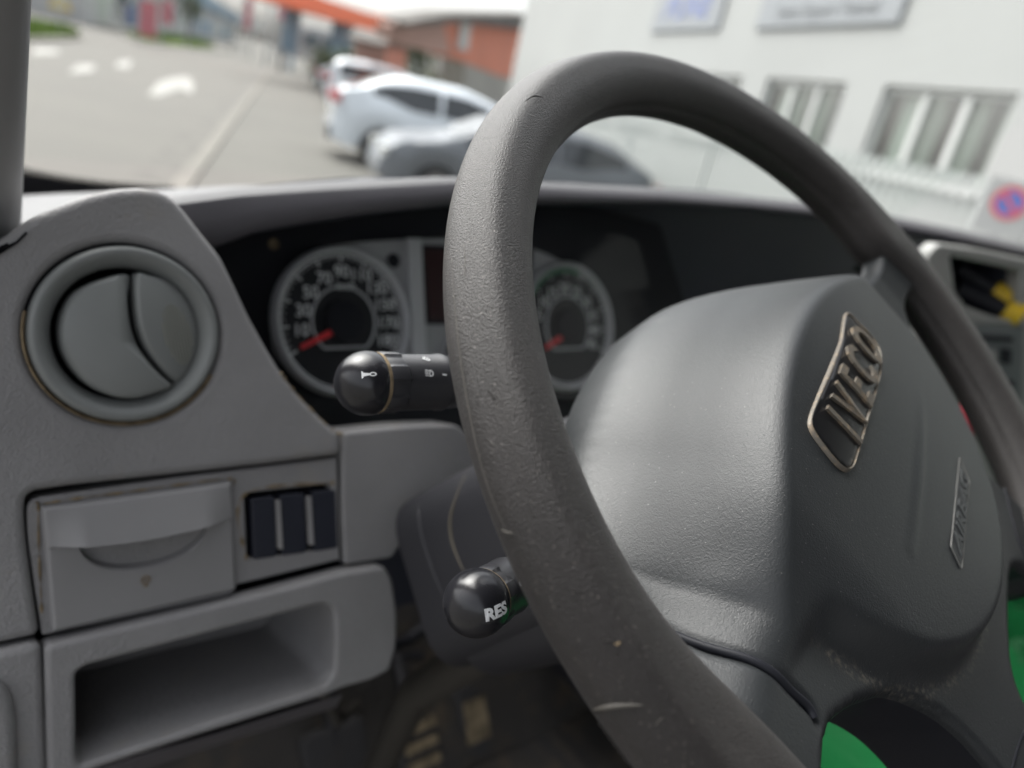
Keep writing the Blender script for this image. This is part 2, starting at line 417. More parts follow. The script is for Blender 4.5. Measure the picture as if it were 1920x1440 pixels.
# ================================================================== STREET
st = math.radians(23.2)
SD = np.array([math.sin(st), math.cos(st), 0]); SR = np.array([SD[1], -SD[0], 0])
def S(lat, al, z=0.0): return SR*lat+SD*al+np.array([0, 0, z])
def quad(name, pts, m, parent=None, kind=None):
    o = obj(name, pts, [tuple(range(len(pts)))], m, parent, smooth=False)
    if kind: o['kind'] = kind
    return o
STF = Fr((0, 0, 0), SR, SD)
quad('ground', [S(-900, -300), S(900, -300), S(900, 1500), S(-900, 1500)], 'asphalt', kind='structure')
quad('parking_lot', [S(-0.85, -30, 0.06), S(14, -30, 0.06), S(14, 120, 0.06), S(-0.85, 120, 0.06)], 'asphalt_lot', kind='structure')
b = MB()
for i in range(64):
    a0 = -30+i*2.0
    b.box(S(-0.97, a0+0.99, 0.02), (0.20, 1.985, 0.12), (SR, SD, (0, 0, 1)))
tag(b.build('kerb', 'kerb_stone', smooth=False), kind='structure')
quad('gutter', [S(-1.55, -30, 0.004), S(-1.075, -30, 0.004), S(-1.075, 100, 0.004), S(-1.55, 100, 0.004)], 'gutter_dirt', kind='structure')
# lane markings
def marking(name, pts, label):
    o = quad(name, [S(x, y, 0.008) for x, y in pts], 'road_paint', kind='structure'); return o
GR = Fr((0, 0, 0.008), SR, SD)
def ground_mark(name, pix):
    P = GR.pxs(pix); quad(name, [GR.pt(x, y) for x, y in P], 'road_paint', kind='structure')
ground_mark('lane_arrow', [(277, 178), (300, 180), (338, 166), (360, 176), (364, 156), (352, 143), (322, 146), (298, 153)])
ground_mark('lane_dash', [(128, 137), (172, 134), (180, 122), (146, 121)])
ground_mark('lane_dash', [(216, 126), (242, 128), (248, 113), (222, 115)])
ground_mark('lane_dash', [(60, 102), (112, 101), (108, 93), (66, 90)])
# verges
def verge(name, pix, m, z):
    P = GR.pxs(catmull(pix, 4)); V = [S(x, y, 0.0) for x, y in P]+[S(x, y, z) for x, y in P]; n = len(P)
    F = [(i, (i+1) % n, n+(i+1) % n, n+i) for i in range(n)]+[tuple(range(n, 2*n))]
    o = obj(name, V, F, m, smooth=False); return o
tag(verge('traffic_island', [(20, 74), (100, 76), (150, 73), (140, 62), (110, 50), (40, 42)], 'kerb_stone', 0.10), kind='structure')
tag(verge('traffic_island', [(228, 66), (268, 80), (330, 88), (420, 96), (405, 80), (340, 66), (270, 58)], 'kerb_stone', 0.10), kind='structure')
def grass_patch(pix, n):
    P = [np.array(p) for p in GR.pxs(catmull(pix, 4))]; c = sum(P)/len(P); V = []; F = []
    for i in range(n):
        p = P[random.randrange(len(P))]; q = c+(p-c)*math.sqrt(random.random())*0.97
        a = random.random()*6.28; w = random.uniform(.04, .10); h = random.uniform(.10, .32)
        k = len(V); V += [S(q[0]-w*math.cos(a), q[1]-w*math.sin(a), .1), S(q[0]+w*math.cos(a), q[1]+w*math.sin(a), .1), S(q[0]+random.uniform(-.1, .1), q[1]+random.uniform(-.1, .1), .1+h)]
        F.append((k, k+1, k+2))
    V2 = [S(c[0]+(p[0]-c[0])*.95, c[1]+(p[1]-c[1])*.95, .104) for p in P]; k = len(V); V += V2; F.append(tuple(range(k, k+len(V2))))
    tag(obj('grass', V, F, 'grass', smooth=False), kind='stuff')
grass_patch([(20, 72), (100, 73), (146, 71), (136, 62), (110, 52), (40, 44)], 3000)
grass_patch([(236, 67), (270, 79), (330, 87), (400, 93), (390, 80), (340, 68), (272, 61)], 3000)
pv = [S(-16, 30, .05), S(-13.5, 60, .05), S(-13, 150, .05), S(-60, 150, .05), S(-60, 30, .05)]
quad('pavement', [S(-8.0, 95, .05), S(-14, 76, .05), S(-26, 62, .05), S(-40, 60, .05), S(-44, 74, .05), S(-28, 84, .05), S(-12, 118, .05), S(-7.5, 118, .05)], 'sand_path', kind='structure')

# ---------------- white building beside the parking lot
L0 = 7.0
def WS(al, z, w=0.0): return S(L0-w, al, z)          # w = out of the wall towards the street
WF = Fr(S(L0, 0, 0), -SD, (0, 0, 1))                 # e3 faces the street
bld = thing('office_building', S(L0+5, 12, 0), 'long white rendered office building with signs and three-pane windows beside the parking lot', 'building')
wins = [(3.95, 5.75), (6.43, 8.36), (9.07, 10.92), (11.63, 13.48), (14.3, 16.1), (17.0, 18.8), (19.7, 21.5), (1.2, 3.1)]
wins = sorted(wins); z0, z1 = 1.93, 2.95
def wall_with_holes(name, m):
    b = MB(); xs = [-12.0]+[v for w_ in wins for v in w_]+[25.5]
    def p(x0, x1, za, zb): b.add([WS(x0, za), WS(x1, za), WS(x1, zb), WS(x0, zb)], [(0, 1, 2, 3)])
    for i in range(0, len(xs)-1):
        if i % 2 == 0: p(xs[i], xs[i+1], 0, 6.4)
        else: p(xs[i], xs[i+1], 0, z0); p(xs[i], xs[i+1], z1, 6.4)
    for a0, a1 in wins:      # reveals
        d = -0.16
        b.add([WS(a0, z0), WS(a1, z0), WS(a1, z0, d), WS(a0, z0, d)], [(0, 1, 2, 3)])
        b.add([WS(a0, z1), WS(a1, z1), WS(a1, z1, d), WS(a0, z1, d)], [(0, 1, 2, 3)])
        b.add([WS(a0, z0), WS(a0, z1), WS(a0, z1, d), WS(a0, z0, d)], [(0, 1, 2, 3)])
        b.add([WS(a1, z0), WS(a1, z1), WS(a1, z1, d), WS(a1, z0, d)], [(0, 1, 2, 3)])
    b.add([S(L0, 25.5, 0), S(L0+10, 25.5, 0), S(L0+10, 25.5, 6.4), S(L0, 25.5, 6.4)], [(0, 1, 2, 3)])
    b.add([S(L0, -12, 0), S(L0+10, -12, 0), S(L0+10, -12, 6.4), S(L0, -12, 6.4)], [(0, 1, 2, 3)])
    b.add([S(L0+10, -12, 0), S(L0+10, 25.5, 0), S(L0+10, 25.5, 6.4), S(L0+10, -12, 6.4)], [(0, 1, 2, 3)])
    return b.build(name, m, bld, smooth=False)
wall_with_holes('wall', 'render_white')
MB().box(S(L0+5, 6.75, 6.47), (10.3, 37.8, 0.14), (SR, SD, (0, 0, 1))).build('roof', 'roof_dark', bld, smooth=False)
pl = MB().add([WS(-12, .06, .02), WS(25.5, .06, .02), WS(25.5, .55, .02), WS(-12, .55, .02)], [(0, 1, 2, 3)]); pl.build('plinth', 'render_plinth', bld, smooth=False)
for a0, a1 in wins:
    fb = MB(); w = .07; zz = (z0+z1)/2; d = -0.10; wd_ = a1-a0
    fb.box(WS((a0+a1)/2, z0+w/2, d), (wd_, .06, w), (SD, SR, (0, 0, 1))); fb.box(WS((a0+a1)/2, z1-w/2, d), (wd_, .06, w), (SD, SR, (0, 0, 1)))
    for k in range(4):
        x = a0+w/2+(wd_-w)*k/3; fb.box(WS(x, zz, d+.003), (w if k in (0, 3) else .10, .066, z1-z0-2*w), (SD, SR, (0, 0, 1)))
    f = fb.build('window', 'frame_white', bld, smooth=False)
    MB().add([WS(a0, z0, d), WS(a1, z0, d), WS(a1, z1, d), WS(a0, z1, d)], [(0, 1, 2, 3)]).build('pane', 'pane_glass', f, smooth=False)
    # pleated curtain and dark room
    cv = []; cf = []; n = 60
    for i in range(n+1):
        x = a0+wd_*i/n; dd = -.22-.025*math.sin(i*1.7)-.01*math.sin(i*.6); cv += [WS(x, z0, dd), WS(x, z1, dd)]
    skip = lambda i: (int(i/n*9) in (1, 4, 8))
    cf = [(2*i, 2*i+2, 2*i+3, 2*i+1) for i in range(n) if not skip(i)]
    obj('curtain', cv, cf, 'curtain', f)
    MB().add([WS(a0-.1, z0-.1, -.6), WS(a1+.1, z0-.1, -.6), WS(a1+.1, z1+.1, -.6), WS(a0-.1, z1+.1, -.6)], [(0, 1, 2, 3)]).build('room', 'room_dark', f, smooth=False)
    MB().box(WS((a0+a1)/2, z0-.025, .03), (wd_+.12, .12, .045), (SD, SR, (0, 0, 1))).build('sill', 'frame_white', f, smooth=False)

def wall_sign(name, a0, a1, za, zb, m, label, lines):
    t = thing(name, WS((a0+a1)/2, za, .04), label, 'sign')
    MB().box(WS((a0+a1)/2, (za+zb)/2, .03), (a1-a0, .05, zb-za), (SD, SR, (0, 0, 1))).build('board', m, t, smooth=False)
    for txt, size, cx, cz, tm, sh, xs in lines:
        ws_ = txt.split(); wl = []
        for w_ in ws_:
            V, F = text_mesh(w_, size, .004, sh, xs=xs, align='LEFT'); wl.append((V, F, max(v[0] for v in V)))
        x_ = -(sum(q[2] for q in wl)+size*.3*(len(wl)-1))/2
        for V, F, L_ in wl:
            obj('lettering', [WF.pt(v[0]+x_-cx, v[1]+cz, .063+v[2]) for v in V], F, tm, t, smooth=False); x_ += L_+size*.3
wall_sign('wall_sign', 12.85, 15.55, 3.68, 4.35, 'sign_grey', 'small pale sign with blue slanted lettering on the white building wall',
          [('PUNE', .56, 14.15, 4.06, 'sign_blue', .35, 1.3)])
wall_sign('wall_sign', 8.5, 11.65, 3.66, 4.60, 'sign_grey', 'wide grey sign with two lines of dark lettering on the white building wall',
          [('Neue Reifen Service', .40, 10.05, 4.32, 'sign_text', 0, 1.0), ('Swiss Expert Tunnel', .26, 10.05, 3.86, 'sign_text', 0, 1.05)])

# ---------------- picket fence in front of the building
FL = 5.5
fen = thing('picket_fence', S(FL, 6, .06), 'pale metal picket fence running along the white building', 'fence')
fb = MB(); pk = MB()
for z in (.35, 1.74): fb.box(S(FL, 5.75, z), (.03, 18.5, .04), (SR, SD, (0, 0, 1)))
fb.build('rail', 'fence_white', fen, smooth=False)
i = 0; a = -3.4
while a < 15:
    pk.box(S(FL-.03, a, 1.03), (.014, .055, 1.80), (SR, SD, (0, 0, 1))); pk.box(S(FL-.03, a, 1.97), (.014, .080, .13), (SR, SD, (0, 0, 1))); a += .125
pk.build('pickets', 'fence_white', fen, smooth=False)
for a in (-3.5, -1, 1.6, 4.2, 6.8, 9.4, 12.0, 15.0):
    MB().box(S(FL+.03, a, .98), (.05, .06, 1.84), (SR, SD, (0, 0, 1))).build('post', 'galv', fen, smooth=False)
# ---------------- no stopping sign
sc_ = (1893, 381)
sf0 = Fr(S(5.32, 0, 0), -SD, (0, 0, 1)); sp = sf0.px(*sc_); c0 = sf0.pt(*sp)
e1 = np.array([math.cos(math.radians(-64)), math.sin(math.radians(-64)), 0]); sfr = Fr(c0, e1, (0, 0, 1))
if np.dot(sfr.e3, CAM-c0) < 0: sfr = Fr(c0, -e1, (0, 0, 1))
ns = thing('no_parking_sign', (c0[0], c0[1], .06), 'round blue and red no parking sign on a white board by the fence', 'sign')
V, F = curve_mesh([roundpoly([(-.19, -.25), (.19, -.25), (.19, .17), (-.19, .17)], .02)], .006, .002)
obj('board', [sfr.pt(v[0], v[1], v[2]-.012) for v in V], F, 'frame_white', ns, smooth=False)
V, F = disc(sfr, (0, 0), .100, 0.0, 48); obj('blue_disc', V, F, 'traffic_blue', ns)
V, F = disc(sfr, (0, 0), .125, .003, 48, .088); obj('red_ring', V, F, 'traffic_red', ns)
d = math.radians(-45); u = np.array([math.cos(d), math.sin(d)]); v_ = np.array([-u[1], u[0]])
obj('red_bar', [sfr.pt(*(u*x+v_*y), .006) for x, y in ((-.098, -.017), (.098, -.017), (.098, .017), (-.098, .017))], [(0, 1, 2, 3)], 'traffic_red', ns)
MB().tube([c0+np.array([0, 0, -.22])-sfr.e3*.04, [c0[0]-sfr.e3[0]*.04, c0[1]-sfr.e3[1]*.04, .02]], .025).build('pole', 'galv', ns)

# ---------------- cars
def make_car(loc, head, paint, label, kind='hatch', scale=1.0, group='cars parked facing the building', copyof=None):
    """nose towards +x of the car; loc = ground point under the centre"""
    root = thing('parked_car', loc, label, 'car', group); root.rotation_euler = (0, 0, head); root.scale = (scale,)*3
    L = 4.3; W = 1.78
    if kind == 'hatch':
        prof = [(-2.15, .55, .80), (-2.12, .98, .84), (-2.02, 1.13, .80), (-1.75, 1.22, .74), (-1.35, 1.42, .62), (-.9, 1.50, .60), (.0, 1.51, .60), (.55, 1.38, .63), (1.05, 1.10, .72), (1.3, 1.00, .78), (1.85, .88, .80), (2.08, .72, .78), (2.15, .50, .74)]
    else:
        prof = [(-2.15, .60, .82), (-2.13, 1.05, .84), (-2.08, 1.2, .80), (-1.95, 1.52, .70), (-1.7, 1.66, .64), (-.9, 1.72, .62), (.0, 1.72, .62), (.5, 1.60, .65), (1.1, 1.15, .74), (1.35, 1.08, .80), (1.9, .98, .82), (2.08, .8, .8), (2.15, .55, .76)]
    belt = .93 if kind == 'hatch' else 1.05
    # cross sections along the car: floor, sill, belt, roof
    V = []; F = []; xs = np.linspace(-2.15, 2.15, 44); px_ = [p[0] for p in prof]
    for x in xs:
        top = np.interp(x, px_, [p[1] for p in prof]); tw = np.interp(x, px_, [p[2] for p in prof])
        e = 1-max(0, (abs(x)-1.75)/.4)**2*.16; hw = W/2*e
        fl = .24+.10*max(0, (abs(x)-1.8)/.35)
        arch = 0
        for wx in (-1.32, 1.32):
            dxx = abs(x-wx)
            if dxx < .36: arch = max(arch, math.sqrt(.36**2-dxx**2))
        sill = max(fl, .30+arch) if arch > 0 else fl
        bl = min(belt, top-.05)
        ring = [(0, fl), (hw*.80, fl), (hw*.97, sill), (hw, (sill+bl)/2+.05), (hw*.97, bl), (min(tw, hw*.95)+.02, bl+(top-bl)*.8), (min(tw, hw*.9)*.82, top-.015), (0, top)]
        ring = ring+[(-y, z) for y, z in ring[-2:0:-1]]
        V += [(x, y, z) for y, z in ring]
    n = 14
    for i in range(len(xs)-1):
        for j in range(n): F.append((i*n+j, (i+1)*n+j, (i+1)*n+(j+1) % n, i*n+(j+1) % n))
    F.append(tuple(range(n))); F.append(tuple(range((len(xs)-1)*n, len(xs)*n)))
    obj('body', V, F, paint, root, sharp=40, local=True)
    # side windows, rear and front screen, slightly proud of the body
    def side_pt(x, f, s, o=.012):
        top = np.interp(x, px_, [p[1] for p in prof]); tw = np.interp(x, px_, [p[2] for p in prof]); bl = min(belt, top-.05)
        return (x, s*(W/2*.97+(min(tw, .9)+.02-W/2*.97)*f/.8*1.0+o), bl+(top-bl)*f)
    x0, x1 = (-1.55, .95) if kind == 'hatch' else (-1.8, 1.0)
    for s in (-1, 1):
        for xa, xb in ((x0, -.45), (-.38, .42), (.48, x1)):
            m_ = 8; VV = []; FF = []
            for i in range(m_+1):
                x = xa+(xb-xa)*i/m_; top = np.interp(x, px_, [p[1] for p in prof]); bl = min(belt, top-.05)
                lo = .12; hi = .74
                if kind == 'hatch' and x < -.9: hi = .74; lo = .12+.35*((-.9-x)/.65)
                VV += [side_pt(x, lo, s), side_pt(x, hi, s)]
            FF = [(2*i, 2*i+2, 2*i+3, 2*i+1) for i in range(m_)]
            obj('side_window', VV, FF, 'car_glass', root, local=True)
    def screen(name, xa, xb, o):
        VV = []; FF = []
        for i in range(7):
            x = xa+(xb-xa)*i/6; top = np.interp(x, px_, [p[1] for p in prof])+o; tw = min(np.interp(x, px_, [p[2] for p in prof]), .9)*.80
            VV += [(x, -tw, top-.012), (x, 0, top), (x, tw, top-.012)]
        for i in range(6):
            for j in range(2): FF.append((3*i+j, 3*i+3+j, 3*i+4+j, 3*i+1+j))
        obj(name, VV, FF, 'car_glass', root, local=True)
    screen('windscreen', .55, 1.12, .012)
    if kind == 'hatch': screen('rear_window', -1.95, -1.30, .012)
    else: screen('rear_window', -2.08, -1.93, .014)
    for s in (-1, 1):
        MB().box((-2.10, s*.66, .95 if kind == 'hatch' else 1.0), (.12, .36, .13)).build('tail_light', 'tail_red', root, local=True, smooth=False)
        MB().box((2.02, s*.62, .68), (.20, .34, .13)).build('headlight', 'frame_white', root, local=True, smooth=False)
        MB().box((.62, s*1.0, 1.02), (.12, .20, .14)).build('mirror', paint, root, local=True)
    MB().box((-2.14, 0, .42), (.1, 1.5, .2)).build('bumper', 'car_dark', root, local=True, smooth=False)
    MB().box((-2.16, 0, .78), (.03, .5, .11)).build('number_plate', 'frame_white', root, local=True, smooth=False)
    for wx in (-1.32, 1.32):
        for s in (-1, 1):
            fr = Fr((wx, s*.80, .32), (1, 0, 0), (0, 0, 1)) if s < 0 else Fr((wx, s*.80, .32), (-1, 0, 0), (0, 0, 1))
            w_ = MB().lathe(fr, [(.20, .10), (.29, .11), (.32, .07), (.32, -.1), (.2, -.12)], 28).build('wheel', 'tyre', root, local=True)
            rb = MB().lathe(fr, [(.0, .085), (.05, .09), (.06, .07), (.17, .085), (.20, .10)], 20).build('rim', 'alloy', w_, local=True)
    return root
latdir = math.atan2(SR[1], SR[0])
make_car(S(3.30, 15.5, .06), latdir, 'car_white', 'large white hatchback parked with its tail towards the road, nearest white car', 'hatch', 1.13)
make_car(S(3.75, 29.5, .06), latdir, 'car_white', 'white estate car with red tail lights parked behind the nearest white car', 'suv', 1.08)
make_car(S(3.6, 36.5, .06), latdir, 'car_dark', 'dark hatchback third in the row of parked cars', 'hatch', 1.0)
make_car(S(3.7, 43.0, .06), latdir, 'car_white', 'white hatchback beyond the dark one in the parked row', 'hatch', 1.0)
make_car(S(3.6, 49.0, .06), latdir, 'car_silver', 'grey estate car between the white hatchback and the small red car', 'suv', 1.0)
make_car(S(3.9, 60, .06), latdir, 'car_red', 'small dark red car, farthest of the row parked by the building', 'hatch', 1.0)
make_car(S(3.5, 11.6, .06), latdir+math.pi, 'car_silver', 'dark silver car nearest the dashboard, with its bonnet towards the road', 'hatch', 1.0)
# ---------------- farther along the street
def ang_dir(deg): a = st+math.radians(deg); return np.array([math.sin(a), math.cos(a), 0])
def far_pt(x, y, d): r = ray(x, y); return CAM+r/np.linalg.norm(r[:2])*d
def slab(name, fr, pix, depth, m, parent, w=0.0):
    P = fr.pxs(pix, w); n = len(P)
    V = [fr.pt(a, b_, w) for a, b_ in P]+[fr.pt(a, b_, w-depth) for a, b_ in P]
    F = [tuple(range(n)), tuple(range(n, 2*n))]+[(i, (i+1) % n, n+(i+1) % n, n+i) for i in range(n)]
    return obj(name, V, F, m, parent, smooth=False)
def face_cam(O, e1):
    f = Fr(O, e1, (0, 0, 1))
    return f if np.dot(f.e3, CAM-np.array(O)) > 0 else Fr(O, -np.array(e1), (0, 0, 1))
o_ = far_pt(808, 91, 29); BF = face_cam((o_[0], o_[1], 0), ang_dir(26.6))
hb = thing('brick_building', (o_[0], o_[1], 0), 'red brick building with dark eaves and a tall pale window strip behind the white cars', 'building')
slab('wall', BF, [(770, 44), (870, 36), (985, 50), (985, 152), (935, 142), (808, 92), (770, 78)], 1.2, 'brick_red', hb)
slab('wall', BF, [(735, 52), (832, 42), (845, 102), (800, 96), (735, 74)], .5, 'brick_pale', hb, .06)
slab('base_wall', BF, [(870, 117), (935, 143), (985, 153), (985, 215), (870, 195)], 1.0, 'concrete', hb, -.02)
slab('roof', BF, [(760, 42), (840, 27), (990, 27), (990, 58), (870, 42), (765, 50)], .8, 'roof_dark', hb, .5)
slab('window', BF, [(868, 42), (884, 42), (877, 96), (860, 92)], .1, 'frame_white', hb, .12)
o_ = far_pt(660, 60, 52); CF = face_cam((o_[0], o_[1], 0), ang_dir(24))
cn = thing('filling_station_canopy', (o_[0], o_[1], 0), 'flat orange fuel station canopy on dark pillars beyond the parked cars', 'canopy')
slab('fascia', CF, [(520, -38), (617, 0), (680, 21), (764, 44), (758, 72), (700, 58), (600, 30), (510, 0)], 2.5, 'canopy_orange', cn)
for pix in ([(640, 40), (664, 47), (654, 112), (634, 108)], [(553, 20), (566, 24), (556, 100), (545, 98)], [(742, 68), (750, 70), (742, 130), (735, 128)]): slab('pillar', CF, pix, .6, 'shop_blue', cn, -1.5)
kiosk = thing('station_shop', CF.pt(0, 0, -9), 'low pale shop behind the pillars of the orange canopy', 'building')
slab('wall', CF, [(560, 45), (800, 95), (800, 145), (560, 110)], 2, 'shop_grey', kiosk, -9)
for x in (575, 610, 680, 715): slab('window', CF, [(x, 62+(x-575)*.21), (x+26, 67+(x-575)*.21), (x+22, 90+(x-575)*.21), (x-4, 85+(x-575)*.21)], .1, 'shop_glass', kiosk, -8.8)
# shops along the left side
sh = thing('shop_row', S(-15, 160, 0), 'long low shop row with a blue-grey band on the far left side of the street', 'building')
MB().box(S(-20, 165, 3.0), (10, 190, 6.0), (SR, SD, (0, 0, 1))).build('wall', 'shop_grey', sh, smooth=False)
MB().box(S(-14.6, 165, 6.1), (1.2, 192, 2.2), (SR, SD, (0, 0, 1))).build('fascia', 'shop_blue', sh, smooth=False)
for i in range(20):
    a = 74+i*9; MB().box(S(-14.97, a+3, 1.9), (.1, random.uniform(3, 7), random.uniform(2.2, 3.4)), (SR, SD, (0, 0, 1))).build('shop_window', random.choice(['shop_glass', 'shop_blue', 'curtain', 'frame_white']), sh, smooth=False)
gb = thing('warehouse', S(-45, 115, 0), 'grey warehouse with pale doors at the far left end of the road', 'building')
MB().box(S(-45, 128, 4.5), (46, 20, 9), (SR, SD, (0, 0, 1))).build('wall', 'shop_grey', gb, smooth=False)
for i in range(6): MB().box(S(-27-i*6.2, 117.9, 2.2), (3.6, .1, 3.6), (SR, SD, (0, 0, 1))).build('door', ['frame_white', 'shop_blue', 'sign_grey'][i % 3], gb, smooth=False)
# hedge
def leaf_mass(c, r, n, size):
    V = []; F = []
    for i in range(n):
        q = np.random.default_rng(i+int(c[0]*7)).normal(size=3); q /= np.linalg.norm(q); q *= random.random()**.35
        p = np.array(c)+q*np.array(r)*(0.8+.3*math.sin(q[0]*9)*math.cos(q[1]*7))
        a, b_ = random.random()*6.28, random.random()*3.14; u = np.array([math.cos(a), math.sin(a), 0])*size; v = np.array([-math.sin(a)*math.cos(b_), math.cos(a)*math.cos(b_), math.sin(b_)])*size*.7
        k = len(V); V += [p-u, p+v, p+u, p-v]; F.append((k, k+1, k+2, k+3))
    return V, F
def tree(lat, al, h, label):
    t = thing('broadleaf_tree', S(lat, al, 0), label, 'tree', 'trees along the street')
    MB().tube([S(lat, al, 0), S(lat+.1, al, h*.3), S(lat, al+.1, h*.6)], [.16, .12, .06], 8).add([], []).tube([S(lat+.1, al, h*.3), S(lat+.6, al+.3, h*.6)], [.09, .04], 6).tube([S(lat+.1, al, h*.35), S(lat-.5, al-.3, h*.65)], [.08, .04], 6).build('trunk', 'bark', t)
    V, F = leaf_mass(S(lat, al, h*.66), (h*.28, h*.28, h*.34), 900, .16); obj('crown', V, F, 'leaf', t, smooth=False)
tree(9.5, 62, 6.0, 'bushy green tree between the canopy and the brick building')
tree(6.5, 84, 5.0, 'low green tree seen under the orange canopy')
tree(-11.5, 108, 5.5, 'small green tree in front of the shop row')
tree(-17, 92, 4.2, 'low dark shrub-like tree left of the shop row')
hd = far_pt(705, 118, 44); hg = thing('hedge', (hd[0], hd[1], 0), 'brownish green hedge behind the white parked cars', 'hedge')
V, F = [], []
for k in range(6):
    p_ = far_pt(610+k*38, 105+k*9, 44+k*.5); v_, f_ = leaf_mass((p_[0], p_[1], 1.2), (1.1, 1.1, 1.3+.3*(k % 2)), 420, .13); F += [tuple(i+len(V) for i in f) for f in f_]; V += v_
obj('foliage', V, F, 'leaf', hg, smooth=False)
ks = far_pt(742, 108, 38); kf = face_cam((ks[0], ks[1], 0), ang_dir(26)); kt = thing('small_kiosk', (ks[0], ks[1], 0), 'small orange and white kiosk with a grey roof left of the brick building', 'kiosk')
slab('wall', kf, [(724, 88), (762, 96), (758, 150), (722, 140)], 1.5, 'brick_pale', kt); slab('roof', kf, [(718, 84), (738, 72), (768, 90), (768, 98), (720, 90)], 1.7, 'roof_dark', kt, .1)
# poles, flags and small signs
def pole(x, y0, y1, d, m, label, flag=None, name='street_pole', cat='pole', r=.06):
    p0 = far_pt(x, y0, d); z0_ = 0.0
    t = thing(name, (p0[0], p0[1], 0), label, cat)
    ztop = far_pt(x, y1, d)[2]
    MB().tube([(p0[0], p0[1], 0), (p0[0], p0[1], ztop)], r, 10).build('post', m, t)
    if flag:
        fm, w, h = flag; e = np.cross(p0-CAM, (0, 0, 1)); e[2] = 0; e /= np.linalg.norm(e)
        V, F = [], []; n = 12
        for i in range(n+1):
            for j in range(2):
                V.append((p0[0]+e[0]*(r+w*i/n)+.06*math.sin(i*.9)*e[1], p0[1]+e[1]*(r+w*i/n)-.06*math.sin(i*.9)*e[0], ztop-.1-h*j))
        F = [(2*i, 2*i+1, 2*i+3, 2*i+2) for i in range(n)]; obj('flag', V, F, fm, t)
    return t
pole(258, 60, -8, 52, 'galv', 'tall pole with a pink banner at the road verge', ('flag_pink', .9, 1.9), 'banner_pole')
pole(300, 62, -6, 58, 'galv', 'slim pole with a faded red banner right of the pink banner', ('flag_pink', .6, 1.4), 'banner_pole')
pole(232, 55, 2, 62, 'galv', 'slim pole with a dark blue banner left of the pink banner', ('flag_blue', .6, 1.3), 'banner_pole')
pole(497, 120, -60, 70, 'galv', 'tall grey lamp post near the end of the kerb', None, 'lamp_post', r=.11)
pole(525, 130, 55, 60, 'car_dark', 'short dark post standing at the end of the kerb', None, r=.14)
pole(450, 110, -10, 80, 'galv', 'grey pole with a pale red banner in front of the shops', ('flag_pink', .6, 2.6), 'banner_pole')
pole(412, 100, -20, 85, 'galv', 'thin grey pole left of the pale red banner', None)
pole(545, 125, 10, 66, 'shop_blue', 'blue-grey post beside the orange canopy', None, r=.14)
pole(468, 112, 30, 74, 'galv', 'short pale post with a small white sign right of the shops', ('frame_white', .7, 1.0), 'sign_post')
pole(432, 104, 22, 82, 'car_dark', 'thin dark post in front of the shop windows', None)
pole(512, 118, -20, 72, 'galv', 'tall thin pole just right of the lamp post', ('flag_pink', .5, 2.2), 'banner_pole')
pole(538, 122, 40, 68, 'galv', 'pole with a small pale board left of the orange canopy', ('sign_grey', .8, 1.2), 'sign_post')
pole(350, 78, -12, 66, 'galv', 'slim grey pole on the right grass island', None)
p0 = far_pt(113, 5, 42); wt = thing('warning_sign', (p0[0], p0[1], 0), 'small yellow edged triangular warning sign beside the windscreen pillar', 'sign')
MB().tube([(p0[0], p0[1], 0), tuple(p0-np.array([0, 0, .25]))], .04, 8).build('post', 'galv', wt)
wf = face_cam(p0, SR)
for nm, rr, w_, m_ in (('border', .55, .0, 'yellow'), ('panel', .33, .01, 'frame_white')):
    obj(nm, [wf.pt(rr*math.cos(a), rr*math.sin(a), w_) for a in (math.pi/2, math.pi*7/6, math.pi*11/6)], [(0, 1, 2)], m_, wt, smooth=False)

# ================================================================== VAN INTERIOR
# frames of the fascia: e1 = right, e2 = up the leaning panel, e3 = towards the driver
tl = math.radians(20)
DF = Fr(CAM+np.array([.110, .40, -.155]), (1, 0, 0), (0, math.sin(tl), math.cos(tl)))
dash = thing('dashboard', CAM+np.array([.40, .55, -.5]), 'worn grey plastic dashboard with a storage tray and a dark instrument hood', 'dashboard')
def dpx(L, w=0): return DF.pxs(L, w)
# left face panel with round hole for the vent
outA = [(-260, 560), (-60, 480), (0, 452), (58, 408), (110, 386), (160, 366), (210, 354), (265, 350), (303, 356), (328, 372), (352, 400), (378, 434), (416, 482), (442, 535), (469, 594), (500, 650), (530, 700), (560, 738), (592, 772), (622, 800), (638, 812), (640, 853), (500, 871), (330, 890), (130, 912), (66, 921), (50, 932), (46, 960), (50, 1010), (62, 1100), (75, 1192), (0, 1208), (-260, 1262)]
vc = DF.px(243, 627); VR = .0475
hole = [(vc[0]+VR*1.0*math.cos(2*math.pi*i/64), vc[1]+VR*math.sin(2*math.pi*i/64)) for i in range(64)]
plate('face_panel', DF, [roundpoly(dpx(outA), .004, 3), hole], 0.0, .030, .0045, 'dash_grey', dash, res=4)
# inset lower panel
outB = [(52, 938), (330, 898), (637, 860), (642, 1052), (447, 1100), (440, 1118), (82, 1196), (68, 1110), (54, 1010)]
swb = [(462, 927), (626, 908), (634, 1030), (468, 1052)]
plate('fascia_panel', DF, [roundpoly(dpx(outB), [.006, .001, .001, .001, .001, .001, .001, .001, .001], 3), roundpoly(dpx(swb), .001, 2)], -.0035, .020, .0012, 'dash_grey', dash)
plate('backing', off(DF, -.02), [dpx([(-260, 880), (700, 840), (760, 1060), (640, 1090), (70, 1230), (-260, 1300)])], 0, .004, .001, 'cavity', dash)
# right panel by the column
outE = [(646, 812), (760, 800), (858, 797), (905, 830), (880, 960), (860, 1010), (770, 1000), (738, 1048), (690, 1056), (650, 1062), (645, 960)]
plate('fascia_panel', DF, [roundpoly(dpx(outE), .003, 3)], -.002, .03, .002, 'dash_grey', dash)
